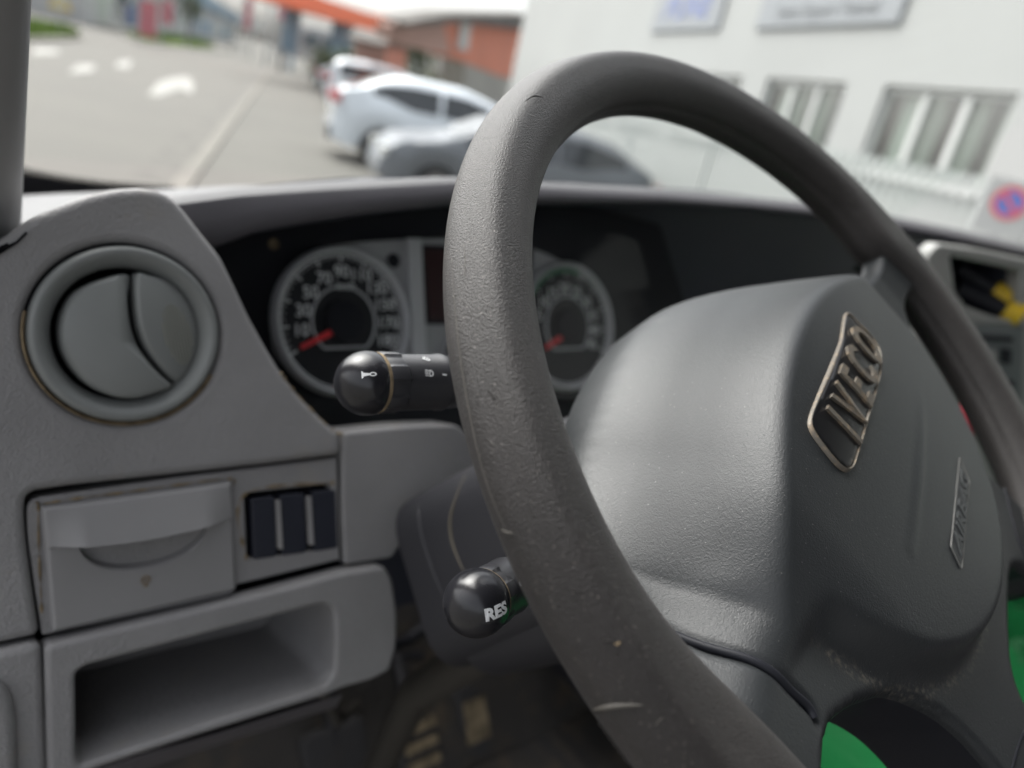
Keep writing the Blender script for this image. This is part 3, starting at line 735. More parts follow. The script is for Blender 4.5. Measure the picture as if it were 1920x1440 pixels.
# tray housing
outF = [(84, 1212), (300, 1160), (500, 1112), (650, 1072), (722, 1062), (738, 1090), (746, 1150), (745, 1210), (732, 1258), (700, 1275), (640, 1292), (615, 1304), (300, 1402), (120, 1462), (90, 1470)]
opF = [(142, 1262), (165, 1248), (400, 1186), (598, 1134), (618, 1134), (628, 1150), (630, 1200), (627, 1262), (612, 1284), (590, 1293), (400, 1352), (165, 1430), (150, 1436), (143, 1420), (143, 1330)]
wF = .006
PF = dpx(outF, wF); PO = dpx(opF, wF)
plate('tray_housing', DF, [roundpoly(PF, .004, 3), roundpoly(PO, .004, 3)], wF, .016, .003, 'dash_grey', dash, res=4)
# tray inside: walls swept back
PO2 = roundpoly(PO, .004, 3); n = len(PO2); V = []; F = []
cx = sum(p[0] for p in PO2)/n; cy = sum(p[1] for p in PO2)/n
for k, (w_, sc__) in enumerate(((wF-.004, 1.0), (-.03, .97), (-.085, .90))):
    for p in PO2: V.append(DF.pt(cx+(p[0]-cx)*sc__+k*.002, cy+(p[1]-cy)*sc__+k*.004, w_))
for k in range(2):
    for i in range(n): F.append((k*n+i, k*n+(i+1) % n, (k+1)*n+(i+1) % n, (k+1)*n+i))
F.append(tuple(range(2*n, 3*n)))
obj('tray', V, F, 'dash_grey', dash, sharp=60)
# ribbed underside below the tray
P = dpx([(60, 1475), (170, 1446), (400, 1374), (600, 1312), (640, 1300)], wF-.014)
V = []
for i, p in enumerate(P):
    V += [DF.pt(p[0], p[1], wF-.012), DF.pt(p[0]+.004, p[1]-.018, wF-.03), DF.pt(p[0]+.006, p[1]-.026, wF-.075)]
F = [(3*i+j, 3*i+3+j, 3*i+4+j, 3*i+1+j) for i in range(4) for j in range(2)]
obj('underside', V, F, 'hood_ribbed', dash, sharp=70)
# lower left side panel
outG = [(-260, 1275), (0, 1216), (76, 1199), (80, 1260), (88, 1480), (-260, 1560)]
plate('side_panel', DF, [roundpoly(dpx(outG), .005, 3)], .004, .03, .004, 'dash_grey', dash, res=4)
plate('side_step', DF, [roundpoly(dpx([(-260, 1290), (-10, 1262), (18, 1290), (26, 1340), (30, 1480), (-260, 1560)]), .006, 3)], .010, .012, .005, 'dash_grey', dash, res=4)
# two slots at the pillar foot
for pix in ([(-12, 472), (30, 452), (48, 434), (52, 438), (34, 456), (-8, 482)], [(-20, 470), (14, 455), (18, 460), (8, 470), (-16, 488)]):
    P = dpx(pix, .001); obj('slot', [DF.pt(a, b_, .0012) for a, b_ in P], [tuple(range(len(P)))], 'cavity', dash, smooth=False)

# ---------------- air vent
vent = thing('air_vent', DF.pt(vc[0], vc[1], 0), 'round grey air vent with two swivelling flaps in the left end of the dashboard', 'air vent')
VF = Fr(DF.pt(vc[0], vc[1], 0), DF.e1, DF.e2)
MB().lathe(VF, [(.0482, -.0004), (.0476, .0006), (.0470, -.0005), (.0462, -.002)], 70, (math.radians(165), math.radians(330))).build('grime_ring', 'dust_tan', vent)
MB().lathe(VF, [(.0462, -.008), (.0459, -.0005), (.0450, .0022), (.0432, .0032), (.0405, .0022), (.0372, -.0022), (.0352, -.0052), (.0345, -.014)], 96).build('bezel', 'vent_grey', vent)
MB().lathe(VF, [(.0346, -.006), (.0346, -.03), (.0, -.03)], 64).lathe(VF, [(.0520, -.031), (.0520, -.0042), (.0440, -.0042)], 64).build('duct', 'cavity', vent)
# flaps: two lens-shaped plates of a ball, split by a curve
def vm(L): return np.array(catmull([(x*.001, y*.001) for x, y in L], 6))
VPX = 3.85
def vpx(L): return [((x-243)/VPX, -(y-627)/VPX) for x, y in L]
mid = [(251, 514), (243, 560), (246, 612), (262, 660), (290, 702), (318, 729)]
left_ol = [(206, 522)]+mid+[(286, 742), (246, 750), (205, 742), (165, 715), (138, 672), (129, 628), (137, 582), (160, 546)]
right_ol = [(260, 513), (254, 560), (257, 611), (272, 657), (299, 699), (328, 724), (350, 716), (373, 680), (386, 636), (378, 592), (352, 548), (318, 523), (284, 513)]
def lw(a, b_):
    r2 = (a*a+b_*b_)/.0345**2
    return -.0030+.0080*math.sqrt(max(0, 1-r2*.9))+.05*(a+.03)-.0055*sstep((a+.006-.9*max(0, -b_-.004))/.010)
def rw(a, b_):
    r2 = (a*a+b_*b_)/.0345**2
    return -.0012+.0080*math.sqrt(max(0, 1-r2*.9))-.10*max(0, a)
for ol, fn in ((left_ol, lw), (right_ol, rw)):
    ol = [(250+(x-250)*1.06, 628+(y-628)*1.06) for x, y in ol]
    Vf, Ff = domain_mesh(vm(vpx(ol)), .0009, fn, VF, .0022, .012)
    obj('flap', Vf, Ff, 'vent_grey', vent, sharp=65)
# ribbed grip oval on the right flap
V = []; F = []; gx, gy = .0235, -.0005
for q in range(9):
    x = -.0072+.0144*q/8; hh = .0165*math.sqrt(max(0.02, 1-(x/.0078)**2))
    for y0_, y1_ in ((-hh, hh),):
        k = len(V)
        pts = []
        for yy in np.linspace(y0_, y1_, 9):
            X = gx+x-.18*yy; Y = gy+yy
            w = rw(X, Y)+.0002
            pts.append(VF.pt(X, Y, w))
        mb = MB().tube(pts, .00055, 6); V0 = mb.V; V += V0; F += [[i+k for i in f] for f in mb.F]
mat('grip_pale', (0.22, 0.225, 0.20), .5)
obj('grip_ribs', V, F, 'grip_pale', vent)

# ---------------- drawer (ashtray) in the fascia
dr = thing('ashtray_drawer', DF.pt(*DF.px(260, 1050), 0), 'closed grey drawer with a scooped pull handle below the round air vent', 'drawer')
dq = [DF.px(*p) for p in [(78, 952), (434, 904), (443, 1106), (98, 1186)]]
# bilinear patch between the four corners
def dpatch(u, v): # u 0..1 left-right, v 0..1 bottom-top
    a = np.array(dq[3])*(1-u)+np.array(dq[2])*u; b_ = np.array(dq[0])*(1-u)+np.array(dq[1])*u
    return a*(1-v)+b_*v
NU, NV = 130, 90; V = []; F = []
for i in range(NU+1):
    for j in range(NV+1):
        u = i/NU; vcr = .69-.05*math.sin(math.pi*u); jc = 60
        v = vcr*j/jc if j <= jc else (vcr+.004+(1-vcr-.004)*(j-jc-1)/(NV-jc-1))
        p = dpatch(u, v)
        # crease curve: lip from the top down to v_c
        w = .0010
        lip = .0085*(1-((v-vcr)/(1-vcr)))**.9 if v > vcr else 0
        lip *= min(1, (0.12+.88*sstep(min(u, 1-u)/.20)))
        w += lip
        # half-moon pocket below the lip
        uc = (u-.50)/.34; dep = (vcr-v)/.27
        if abs(uc) < 1 and v <= vcr:
            q = dep/ max(.02, (1-abs(uc)**2.4)**.5)
            if q < 1: w -= .0105*sstep((1-q)/.22)*(1-.45*q)
        ed = min(u*.1, (1-u)*.1, v*.075, (1-v)*.075)
        if ed < .002: w -= (.002-ed)**2/.002
        V.append(DF.pt(p[0], p[1], w))
F = [(i*(NV+1)+j, (i+1)*(NV+1)+j, (i+1)*(NV+1)+j+1, i*(NV+1)+j+1) for i in range(NU) for j in range(NV)]
bd = [i*(NV+1) for i in range(NU+1)]+[NU*(NV+1)+j for j in range(1, NV+1)]+[i*(NV+1)+NV for i in range(NU-1, -1, -1)]+[j for j in range(NV-1, 0, -1)]
k = len(V)
for q in bd: V.append(V[q]-DF.e3*.012)
for i in range(len(bd)): F.append((bd[i], bd[(i+1) % len(bd)], k+(i+1) % len(bd), k+i))
obj('front', V, F, 'drawer_grey', dr, sharp=50)
# little printed lamp-like mark
mk = MB(); mf = Fr(DF.pt(*DF.px(272, 1088), .0014), DF.e1, DF.e2)
mk.add(*disc(mf, (0, .0006), .0026, 0, 20, .0021))
for dx in (-.0012, 0, .0012): mk.box(mf.pt(dx, .0006), (.0003, .004, .0001), (mf.e1, mf.e2, mf.e3))
mk.box(mf.pt(0, .0006, 0), (.004, .0003, .00012), (mf.e1, mf.e2, mf.e3)); mk.box(mf.pt(0, -.0028, 0), (.0022, .0009, .0001), (mf.e1, mf.e2, mf.e3))
mk.build('printed_mark', 'dust_tan', dr, smooth=False)
# grime line round the drawer
def seam(name, pix, w, r, m, parent, fr=DF, closed=False, n=12):
    P = catmull(fr.pxs(pix, w), n, closed); pts = [fr.pt(p[0], p[1], w) for p in P]
    return MB().tube(pts, [r*max(.12, .55+1.3*math.sin(i*2.7+len(pts))*math.sin(i*1.13)) for i in range(len(pts))], 6).build(name, m, parent)
seam('grime', [(78, 1150), (72, 960), (86, 944), (250, 921), (425, 898), (438, 908)], -.0030, .0006, 'dust_tan', dash)
seam('grime', [(462, 1050), (458, 928), (625, 905)], -.0036, .0009, 'dust_tan', dash)
seam('grime', [(642, 812), (644, 870), (648, 1000), (650, 1060)], -.004, .0008, 'dust_tan', dash)
seam('grime', [(525, 698), (560, 744), (622, 806), (640, 812)], -.002, .0009, 'dust_tan', dash)

# ---------------- switch bank
swt = thing('switch_bank', DF.pt(*DF.px(548, 980), 0), 'row of three blank dark blue-black switch covers in the fascia', 'switch panel')
def swq(x0, x1, w, ins=3):
    f = lambda x: (927-(x-462)*.116, 1052-(x-468)*.1325)
    return [(x0, f(x0)[0]+ins+6), (x1, f(x1)[0]+ins+6), (x1+5, f(x1)[1]-ins), (x0+5, f(x0)[1]-ins)]
for x0, x1 in ((470, 514), (524, 570), (584, 628)):
    P = roundpoly(DF.pxs(swq(x0, x1, 0), -.004), .0015, 2)
    V, F = curve_mesh([P], .003, .0008); 
    cy0 = sum(p[1] for p in P)/len(P)
    obj('blank_cover', [DF.pt(v[0], v[1], -.0075+v[2]+.003*(1-((v[1]-cy0)/.02)**2)) for v in V], F, 'switch_blank', swt, wn=True)
for x in (519, 577):
    P = roundpoly(DF.pxs([(x-4, 936-(x-462)*.116+8), (x+4, 935-(x-462)*.116+8), (x+9, 1035-(x-462)*.13), (x+1, 1036-(x-462)*.13)], -.004), .0008, 2)
    V, F = curve_mesh([P], .0015, .0005); obj('divider', [DF.pt(v[0], v[1], -.0035+v[2]) for v in V], F, 'dash_grey', swt, wn=True)
plate('well', DF, [roundpoly(DF.pxs([(450, 915), (640, 893), (648, 1040), (455, 1062)], -.01), .001)], -.0125, .004, .001, 'cavity', swt)

# ---------------- dash top and instrument hood
def rel(x, y, z): return CAM+np.array([x, y, z])
front = [(-.30, .44, -.125), (.06, .44, -.120), (.105, .44, -.108), (.130, .455, -.0925), (.177, .46, -.083), (.229, .46, -.074), (.336, .46, -.057), (.415, .46, -.052), (.574, .46, -.041), (.70, .455, -.034), (.80, .43, -.0265), (.90, .39, -.0222), (1.0, .345, -.0205), (1.15, .30, -.0215), (1.5, .28, -.03), (1.75, .29, -.05)]
fx = [p[0] for p in front]
def z_back(x): return np.interp(x, [-.3, .1, .17, .3, .57, .9, 1.3, 1.75], [-.185, -.176, -.166, -.146, -.112, -.085, -.070, -.085])
NX = 150; NYY = 14; V = []; F = []
for i in range(NX+1):
    x = -.30+2.05*i/NX; y0 = np.interp(x, fx, [p[1] for p in front]); z0_ = np.interp(x, fx, [p[2] for p in front]); z1_ = z_back(x)
    for j in range(NYY+1):
        t = (j/NYY)**1.5; y = y0+(.80-y0)*t
        rnd = -.007*max(0, 1-(y-y0)/.012)**2
        V.append(rel(x, y, z0_+(z1_-z0_)*t**.9+rnd))
F = [(i*(NYY+1)+j, (i+1)*(NYY+1)+j, (i+1)*(NYY+1)+j+1, i*(NYY+1)+j+1) for i in range(NX) for j in range(NYY)]
obj('dash_top', V, F, 'dash_top', dash, sharp=80)
low = [(.118, .452, -.126), (.140, .452, -.124), (.166, .455, -.120), (.186, .455, -.110), (.217, .455, -.102), (.271, .455, -.090), (.337, .455, -.078), (.421, .455, -.070), (.574, .455, -.056), (.70, .45, -.048), (.80, .425, -.041), (.90, .385, -.037), (1.0, .34, -.035), (1.15, .295, -.034), (1.5, .275, -.045), (1.75, .285, -.065)]
lx = [p[0] for p in low]; V = []; F = []; NX = 140
for i in range(NX+1):
    x = .118+(1.75-.118)*i/NX
    y0 = np.interp(x, fx, [p[1] for p in front]); z0_ = np.interp(x, fx, [p[2] for p in front])-.007
    y1 = np.interp(x, lx, [p[1] for p in low]); z1_ = np.interp(x, lx, [p[2] for p in low])
    for t in (0, .35, .7, 1.0): V.append(rel(x, y0+(y1-y0)*t-.004*math.sin(t*3.14), z0_+(z1_-z0_)*t))
    V.append(rel(x, y1+.006, z1_-.003)); V.append(rel(x, y1+.03, z1_-.002)); V.append(rel(x, .60, z1_-.012))
F = [(i*7+j, (i+1)*7+j, (i+1)*7+j+1, i*7+j+1) for i in range(NX) for j in range(6)]
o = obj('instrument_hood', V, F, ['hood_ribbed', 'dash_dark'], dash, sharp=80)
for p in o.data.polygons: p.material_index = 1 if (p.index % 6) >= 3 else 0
# dark recess behind the wheel
V = []; nR = 40
for i in range(nR+1):
    x = .118+(1.75-.118)*i/nR; z = np.interp(x, lx, [p[2] for p in low])-.011; V += [rel(x, .598, z), rel(x, .60, -.60)]
V += [rel(.112, .43, -.13), rel(.112, .43, -.40)]; k = len(V)
obj('recess', V, [(2*i, 2*i+2, 2*i+3, 2*i+1) for i in range(nR)]+[(k-2, 0, 1, k-1)], 'dash_dark', dash, smooth=False)

# ---------------- instrument cluster
tc_ = math.radians(24)
q = CAM+ray(645, 603)*(.50/ray(645, 603)[1])
CL = Fr(q, (1, 0, 0), (0, math.sin(tc_), math.cos(tc_)))
clu = thing('instrument_cluster', q, 'instrument cluster with white-on-black speedometer, rev counter and a dark red display under the hood', 'instrument cluster')
P = CL.pxs([(380, 420), (700, 380), (1010, 360), (1240, 420), (1300, 620), (1180, 860), (900, 850), (560, 840), (430, 640)], -.012)
plate('housing', CL, [roundpoly(P, .01)], -.012, .01, .002, 'black', clu)
P = catmull(CL.pxs([(514, 612), (520, 552), (546, 503), (590, 472), (650, 456), (760, 448), (880, 447), (1000, 466), (1070, 500), (1118, 535), (1146, 580), (1150, 625), (1138, 668), (1090, 700), (980, 690), (880, 690), (790, 676), (772, 700), (735, 725), (680, 745), (610, 735), (555, 700), (522, 660)], -.004), 4)
plate('surround', CL, [P], -.004, .008, .0015, 'cluster_grey', clu)
def gauge(name, cpx, rpx, nums, needle, inner, extra=None):
    c = CL.px(*cpx); r = math.hypot(*(np.array(CL.px(cpx[0]+rpx, cpx[1]+rpx*.05))-np.array(c)))
    G = Fr(CL.pt(c[0], c[1], 0), CL.e1, CL.e2)
    V, F = disc(G, (0, 0), r, .0, 72); g = obj(name, V, F, 'dial_black', clu)
    MB().lathe(G, [(r*.985, .0002), (r*1.0, .005), (r*1.035, .006), (r*1.07, .0035), (r*1.08, -.003)], 80).build('bezel_ring', 'silver', g)
    tk = MB()
    for i in range(41):
        a = math.radians(208-236*i/40); L = .10 if i % 4 == 0 else .05; th = r*(.028 if i % 4 == 0 else .016)
        d = np.array([math.cos(a), math.sin(a)]); cc = d*r*(.94-L/2)
        e = math.cos(a)*G.e1+math.sin(a)*G.e2; f = -math.sin(a)*G.e1+math.cos(a)*G.e2
        tk.box(G.pt(cc[0], cc[1], .0006), (r*L, th, .0003), (e, f, G.e3))
    tk.add(*disc(G, (0, 0), r*.965, .0005, 72, r*.945))
    tk.build('scale', 'dial_white', g, smooth=False)
    tx = MB()
    for txt, px in nums:
        V, F = text_mesh(txt, r*.245 if len(txt) < 4 else r*.15, .0001, bold=.0001); p = CL.px(*px)
        tx.add([CL.pt(p[0]+v[0], p[1]+v[1], .0008+v[2]) for v in V], F)
    tx.build('numerals', 'dial_white', g, smooth=False)
    # inner ring with flat foot
    ri = r*inner; rg = MB(); a0, a1 = math.radians(-48), math.radians(228)
    pts = [G.pt(ri*math.cos(a0+(a1-a0)*i/40), ri*math.sin(a0+(a1-a0)*i/40), .0008) for i in range(41)]; pts = pts+[pts[0]]
    rg.tube(pts, r*.018, 6); rg.build('inner_ring', 'silver', g)
    n0 = np.array(CL.px(*needle[0])); n1 = np.array(CL.px(*needle[1])); d = n1-n0; d /= np.linalg.norm(d); f = np.array([-d[1], d[0]])
    w0_, w1_ = r*.05, r*.03; quad_ = [n0-f*w0_, n0+f*w0_, n1+f*w1_, n1-f*w1_]
    V = [CL.pt(p[0], p[1], .0045) for p in quad_]+[CL.pt(p[0], p[1], .003) for p in quad_]
    obj('needle', V, [(0, 1, 2, 3), (4, 5, 6, 7), (0, 1, 5, 4), (1, 2, 6, 5), (2, 3, 7, 6), (3, 0, 4, 7)], 'needle_red', g, smooth=False)
    MB().lathe(G, [(ri*.60, .0), (ri*.58, .005), (ri*.4, .006), (0, .006)], 32).build('hub_cap', 'black', g)
    return g, G, r
g1, G1, r1 = gauge('speedometer', (645, 603), 112, [('10', (564, 620)), ('30', (568, 583)), ('50', (582, 549)), ('70', (607, 523)), ('90', (640, 510)), ('110', (676, 517)), ('130', (705, 542)), ('150', (720, 572)), ('170', (727, 606)), ('180', (725, 639)), ('km/h', (648, 537))], ((646, 609), (560, 652)), .50)
g2, G2, r2 = gauge('rev_counter', (1064, 612), 76, [('5', (1010, 592)), ('10', (1019, 567)), ('15', (1035, 550)), ('20', (1057, 542)), ('25', (1080, 549)), ('30', (1098, 567)), ('35', (1110, 592)), ('40', (1114, 620)), ('45', (1109, 646))], ((1066, 620), (1018, 653)), .50)
V = []; F = []
for i in range(21):
    a = math.radians(150-80*i/20); V += [G2.pt(r2*.90*math.cos(a), r2*.90*math.sin(a), .0012), G2.pt(r2*.96*math.cos(a), r2*.96*math.sin(a), .0012)]
obj('green_band', V, [(2*i, 2*i+1, 2*i+3, 2*i+2) for i in range(20)], 'dial_green', g2, smooth=False)
plate('divider_bar', CL, [roundpoly(CL.pxs([(765, 446), (790, 446), (800, 668), (775, 668)], .001), .001)], .002, .006, .001, 'silver', clu)
plate('display', CL, [roundpoly(CL.pxs([(796, 466), (990, 476), (985, 600), (806, 600)], -.002), .001)], -.0025, .002, .0003, 'lcd', clu)
plate('display_frame', CL, [roundpoly(CL.pxs([(790, 458), (1000, 468), (995, 610), (800, 608)], -.003), .001)], -.0032, .001, .0003, 'black', clu)
c = CL.px(858, 662); V, F = disc(CL, c, .014, -.001, 40); g = obj('fuel_gauge', V, F, 'dial_black', clu)
V, F = disc(CL, c, .0145, .000, 40, .0132); obj('ring', V, F, 'dial_white', g)
c = CL.px(741, 488); V, F = disc(CL, c, .0062, -.0025, 32); obj('button', V, F, 'black', clu)
c = CL.px(513, 458, -.01); V, F = disc(CL, c, .0042, -.0095, 20); obj('screw', V, F, 'dust_tan', clu)
# clear slightly reflective lens
P = roundpoly(CL.pxs([(440, 470), (700, 420), (1010, 395), (1190, 440), (1230, 600), (1120, 740), (900, 760), (620, 790), (500, 700)], .012), .01)
glass_mat('lens_glass', (0.95, 0.96, 0.97), 0.018)
obj('lens', [CL.pt(p[0], p[1], .014) for p in P], [tuple(range(len(P)))], 'lens_glass', clu, smooth=False)

# ---------------- windscreen, pillar and cab shell
cab = thing('van_cab', CAM+np.array([.8, 0, -.95]), 'van cab with a pale windscreen pillar and rubber floor around the dashboard', 'van cab')
WSF = Fr(rel(.6, .78, -.10), (1, 0, 0), (0, -.55, .835))
P = [(-.62, -.06), (.2, -.0), (1.15, -.02), (1.15, .75), (-.62, .75)]
ws = obj('windscreen', [WSF.pt(a, b_, 0) for a, b_ in P], [tuple(range(5))], 'windscreen_glass', cab, smooth=False)
def frit(pixlo, pixhi, name, m, w):
    A = catmull(WSF.pxs(pixlo, w), 8, False); B = catmull(WSF.pxs(pixhi, w), 8, False); V = []; n = len(A)
    for a, b_ in zip(A, B): V += [WSF.pt(a[0], a[1], w), WSF.pt(b_[0], b_[1], w)]
    F = [(2*i, 2*i+2, 2*i+3, 2*i+1) for i in range(n-1)]
    o = obj(name, V, F, m, ws, smooth=False)
    uv = o.data.uv_layers.new(name='uv'); s = [0]
    for i in range(1, n): s.append(s[-1]+np.linalg.norm(A[i]-A[i-1])/.0026)
    for p in o.data.polygons:
        for li in p.loop_indices:
            vi = o.data.loops[li].vertex_index; uv.data[li].uv = (s[vi//2], (vi % 2)*6.0)
frit([(0, 400), (60, 400), (150, 400), (250, 395), (330, 390)], [(0, 322), (60, 332), (120, 341), (200, 350), (330, 357)], 'black_border', 'black', .002)
frit([(0, 322), (60, 332), (120, 341), (200, 350), (330, 357)], [(0, 300), (60, 315), (120, 327), (200, 338), (330, 348)], 'dotted_border', 'frit_dots', .002)
# A pillar: rounded bar from the dash corner up and back
pA = CAM+ray(53, 425)*(.47/ray(53, 425)[1]); pB = CAM+ray(80, -10)*(.34/ray(80, -10)[1])
dirp = (pB-pA)/np.linalg.norm(pB-pA); side = np.cross(dirp, (0, -1, 0)); side = side-dirp*np.dot(side, dirp); side /= np.linalg.norm(side)
if side[0] > 0: side = -side
dep = np.cross(dirp, side); dep = dep if dep[1] > 0 else -dep
sec = roundpoly([(0, 0), (-.085, -.004), (-.085, .06), (-.004, .055)], [.014, .02, .01, .008], 6); V = []; n = len(sec)
for t in np.linspace(-.10, .75, 14):
    for s_, d_ in sec: V.append(pA+dirp*t+side*(-s_)+dep*d_)
F = [(i*n+j, (i+1)*n+j, (i+1)*n+(j+1) % n, i*n+(j+1) % n) for i in range(13) for j in range(n)]
obj('pillar_trim', V, F, 'pillar_trim', cab, sharp=70)
# shell
def shell(name, c, d, m, bev=.0):
    MB().box(rel(*c), d).build(name, m, cab, smooth=False)
shell('roof_lining', (.82, -.50, .56), (1.95, 1.4, .03), 'headliner')
shell('rear_wall', (.82, -1.20, -.2), (1.95, .04, 1.5), 'interior_dark')
shell('floor', (.82, -.18, -.98), (1.95, 2.1, .04), 'mat_rubber')
shell('firewall', (.82, .86, -.62), (1.95, .04, .74), 'interior_dark')

shell('side_wall', (-.13, .66, -.6), (.04, .42, .8), 'interior_dark')
dd = obj('passenger_door', MB().box(rel(1.78, .0, -.60), (.05, 1.56, .80)).V, MB().box((0, 0, 0), (1, 1, 1)).F, 'dash_dark', cab, smooth=False)
MB().box(rel(1.78, -.05, .15), (.006, 1.1, .70)).build('side_window', 'windscreen_glass', dd, smooth=False)

# ---------------- passenger seat and green cloth
seat = thing('passenger_seat', rel(1.05, -.2, -.95), 'dark fabric passenger bench seat under the green cloth', 'seat')
V, F = curve_mesh([roundpoly([(-.50, -.26), (.50, -.26), (.50, .28), (-.50, .28)], .07)], .04, .03, 4)
obj('cushion', [rel(1.06+v[0], .02+v[1], -.62+v[2]) for v in V], F, 'seat_fabric', seat, wn=True)
obj('backrest', [rel(1.06+v[0], -.42-v[2]-.2*(v[1]), -.30+v[1]*1.2) for v in V], F, 'seat_fabric', seat, wn=True)
MB().box(rel(1.06, 0, -.82), (.8, .4, .26)).build('base', 'shroud', seat, smooth=False)
from mathutils import noise as mn
def cloth(a, b_):
    p = Vector((a*5, b_*5, 0)); q2 = p+Vector((mn.noise(p*1.3), mn.noise(p*1.3+Vector((7, 0, 0))), 0))
    r = .035*mn.noise(p)+.035*(1-abs(mn.noise(q2*1.6))*2.2)+.012*(1-abs(mn.noise(q2*4))*2)
    ed = max(abs(a)/.42, abs(b_)/.27); return r+.06*(1-ed**3)
CFR = Fr(rel(.98, .06, -.535), (1, .1, 0), (0, 1, 0))
V, F = grid(CFR, -.42, .42, -.27, .27, .008, cloth)
tag(obj('green_jacket', V, F, 'green_cloth', None, sharp=80), 'crumpled bright green cloth lying on the seat behind the steering wheel', 'cloth')

# ================================================================== STEERING WHEEL
CW = CAM+np.array([.345, .14115, -.10188]); nW = np.array([0, -.64407, .76496]); uW = np.array([1., 0, 0]); vW = np.cross(nW, uW)
tw_ = math.radians(33)
WH = Fr(CW, math.cos(tw_)*uW+math.sin(tw_)*vW, -math.sin(tw_)*uW+math.cos(tw_)*vW)
assert np.dot(WH.e3, nW) > .99
wheel = thing('steering_wheel', CW, 'worn dark grey four-spoke steering wheel with a large airbag pad, turned to the left', 'steering wheel')
RR, rr0 = .195, .0153
def rim_swell(th, phi):
    d = math.degrees(th); k = 0
    for c_, w_ in ((2, 9), (180, 15), (-68, 9), (-112, 9)):
        e = (d-c_+180) % 360-180; k = max(k, math.exp(-(e/w_)**2))
    return .009*k*max(0, -math.cos(phi))**3
def rsec(phi):   # rim section radius; phi=0 outward, 90 = towards the driver
    d = math.degrees(phi) % 360
    r = rr0*(1+.035*math.cos(2*phi))
    r += .0012*math.exp(-((d-66)/17)**2)-.0005*math.exp(-((d-30)/15)**2)          # soft moulded ridge
    r -= .0009*math.exp(-((d-172)/7)**2)*1.0      # groove on the inner side
    return r
NT, NP = 300, 72; V = []; F = []
for i in range(NT):
    th = 2*math.pi*i/NT
    for j in range(NP):
        ph = 2*math.pi*j/NP; r = rsec(ph)+rim_swell(th, ph); R1 = RR+r*math.cos(ph)
        V.append(WH.pt(R1*math.cos(th), R1*math.sin(th), r*math.sin(ph)))
F = [(i*NP+j, ((i+1) % NT)*NP+j, ((i+1) % NT)*NP+(j+1) % NP, i*NP+(j+1) % NP) for i in range(NT) for j in range(NP)]
rim = obj('rim', V, F, 'rim_rubber', wheel, sharp=80)
def rimpt(th, ph, o=0.0):
    r = rsec(ph)+o; R1 = RR+r*math.cos(ph); return WH.pt(R1*math.cos(th), R1*math.sin(th), r*math.sin(ph))
def trace(sdf, x, y, t0=.1, t1=1.2):
    d = ray(x, y); d = d/np.linalg.norm(d); t = t0
    for _ in range(200):
        s = sdf(CAM+d*t)
        if s < 1e-5: return CAM+d*t
        t += s*.8
        if t > t1: return None
    return CAM+d*t
def rim_sdf(p):
    q = p-CW; a, b_, w = np.dot(q, WH.e1), np.dot(q, WH.e2), np.dot(q, WH.e3); rho = math.hypot(a, b_)-RR
    return math.hypot(rho, w)-rsec(math.atan2(w, rho))
def rim_line(name, pix, r, m, n=5, o=0.0):
    P = [trace(rim_sdf, x, y) for x, y in [tuple(p) for p in catmull(pix, n, False)]]; P = [p for p in P if p is not None]
    if len(P) > 2:
        rs = [r*math.sin(math.pi*(i+.6)/(len(P)+.2)) for i in range(len(P))]
        MB().tube(P, rs, 6).build(name, m, rim)
# moulding seam along the outer side of the rim
pts = [rimpt(math.radians(d), math.radians(38), .00002) for d in np.linspace(115, 208, 120)]
mat('seam_line', (0.085, 0.078, 0.068), 0.6); mat('crack_dark', (0.015, 0.013, 0.012), 0.8)
p0 = trace(rim_sdf, 853, 560); p1 = trace(rim_sdf, 905, 870)
def rim_angles(p):
    q = p-CW; a, b_, w = np.dot(q, WH.e1), np.dot(q, WH.e2), np.dot(q, WH.e3); return math.atan2(b_, a), math.atan2(w, math.hypot(a, b_)-RR)
SEAM = [(848, 470), (850, 540), (856, 610), (866, 690), (878, 760), (892, 830), (909, 895), (935, 965), (958, 1012)]
rim_line('moulding_seam', SEAM, .00028, 'seam_line', 8)
for pix, m_, r_ in ([[(940, 993), (950, 998), (964, 1000)], 'seam_line', .0003], [[(912, 730), (920, 736), (926, 748), (930, 745)], 'crack_dark', .0003],
                    [[(1058, 1100), (1070, 1105), (1082, 1109), (1096, 1110)], 'crack_dark', .00035], [[(1128, 1196), (1138, 1202), (1150, 1203), (1160, 1206)], 'crack_dark', .0005],
                    [[(1150, 1205), (1158, 1208), (1163, 1203)], 'dust_tan', .0005], [[(1108, 1334), (1125, 1328), (1160, 1323), (1205, 1322)], 'seam_line', .0009],
                    [[(1112, 1337), (1128, 1331), (1160, 1326), (1200, 1323)], 'crack_dark', .0006], [[(1228, 1360), (1236, 1352), (1243, 1345)], 'seam_line', .00022],
                    [[(870, 455), (872, 500), (870, 520)], 'seam_line', .00015], [[(985, 190), (1000, 180), (1018, 182)], 'crack_dark', .0002]):
    rim_line('crack', pix, r_, m_, 4)
# textured patch under the rim, lower left
for k in range(9):
    x, y = 1122+k*9, 1350+k*12.5
    rim_line('grip_nub', [(x, y), (x+5, y+8), (x+9, y+14)], .0008, 'crack_dark', 3)

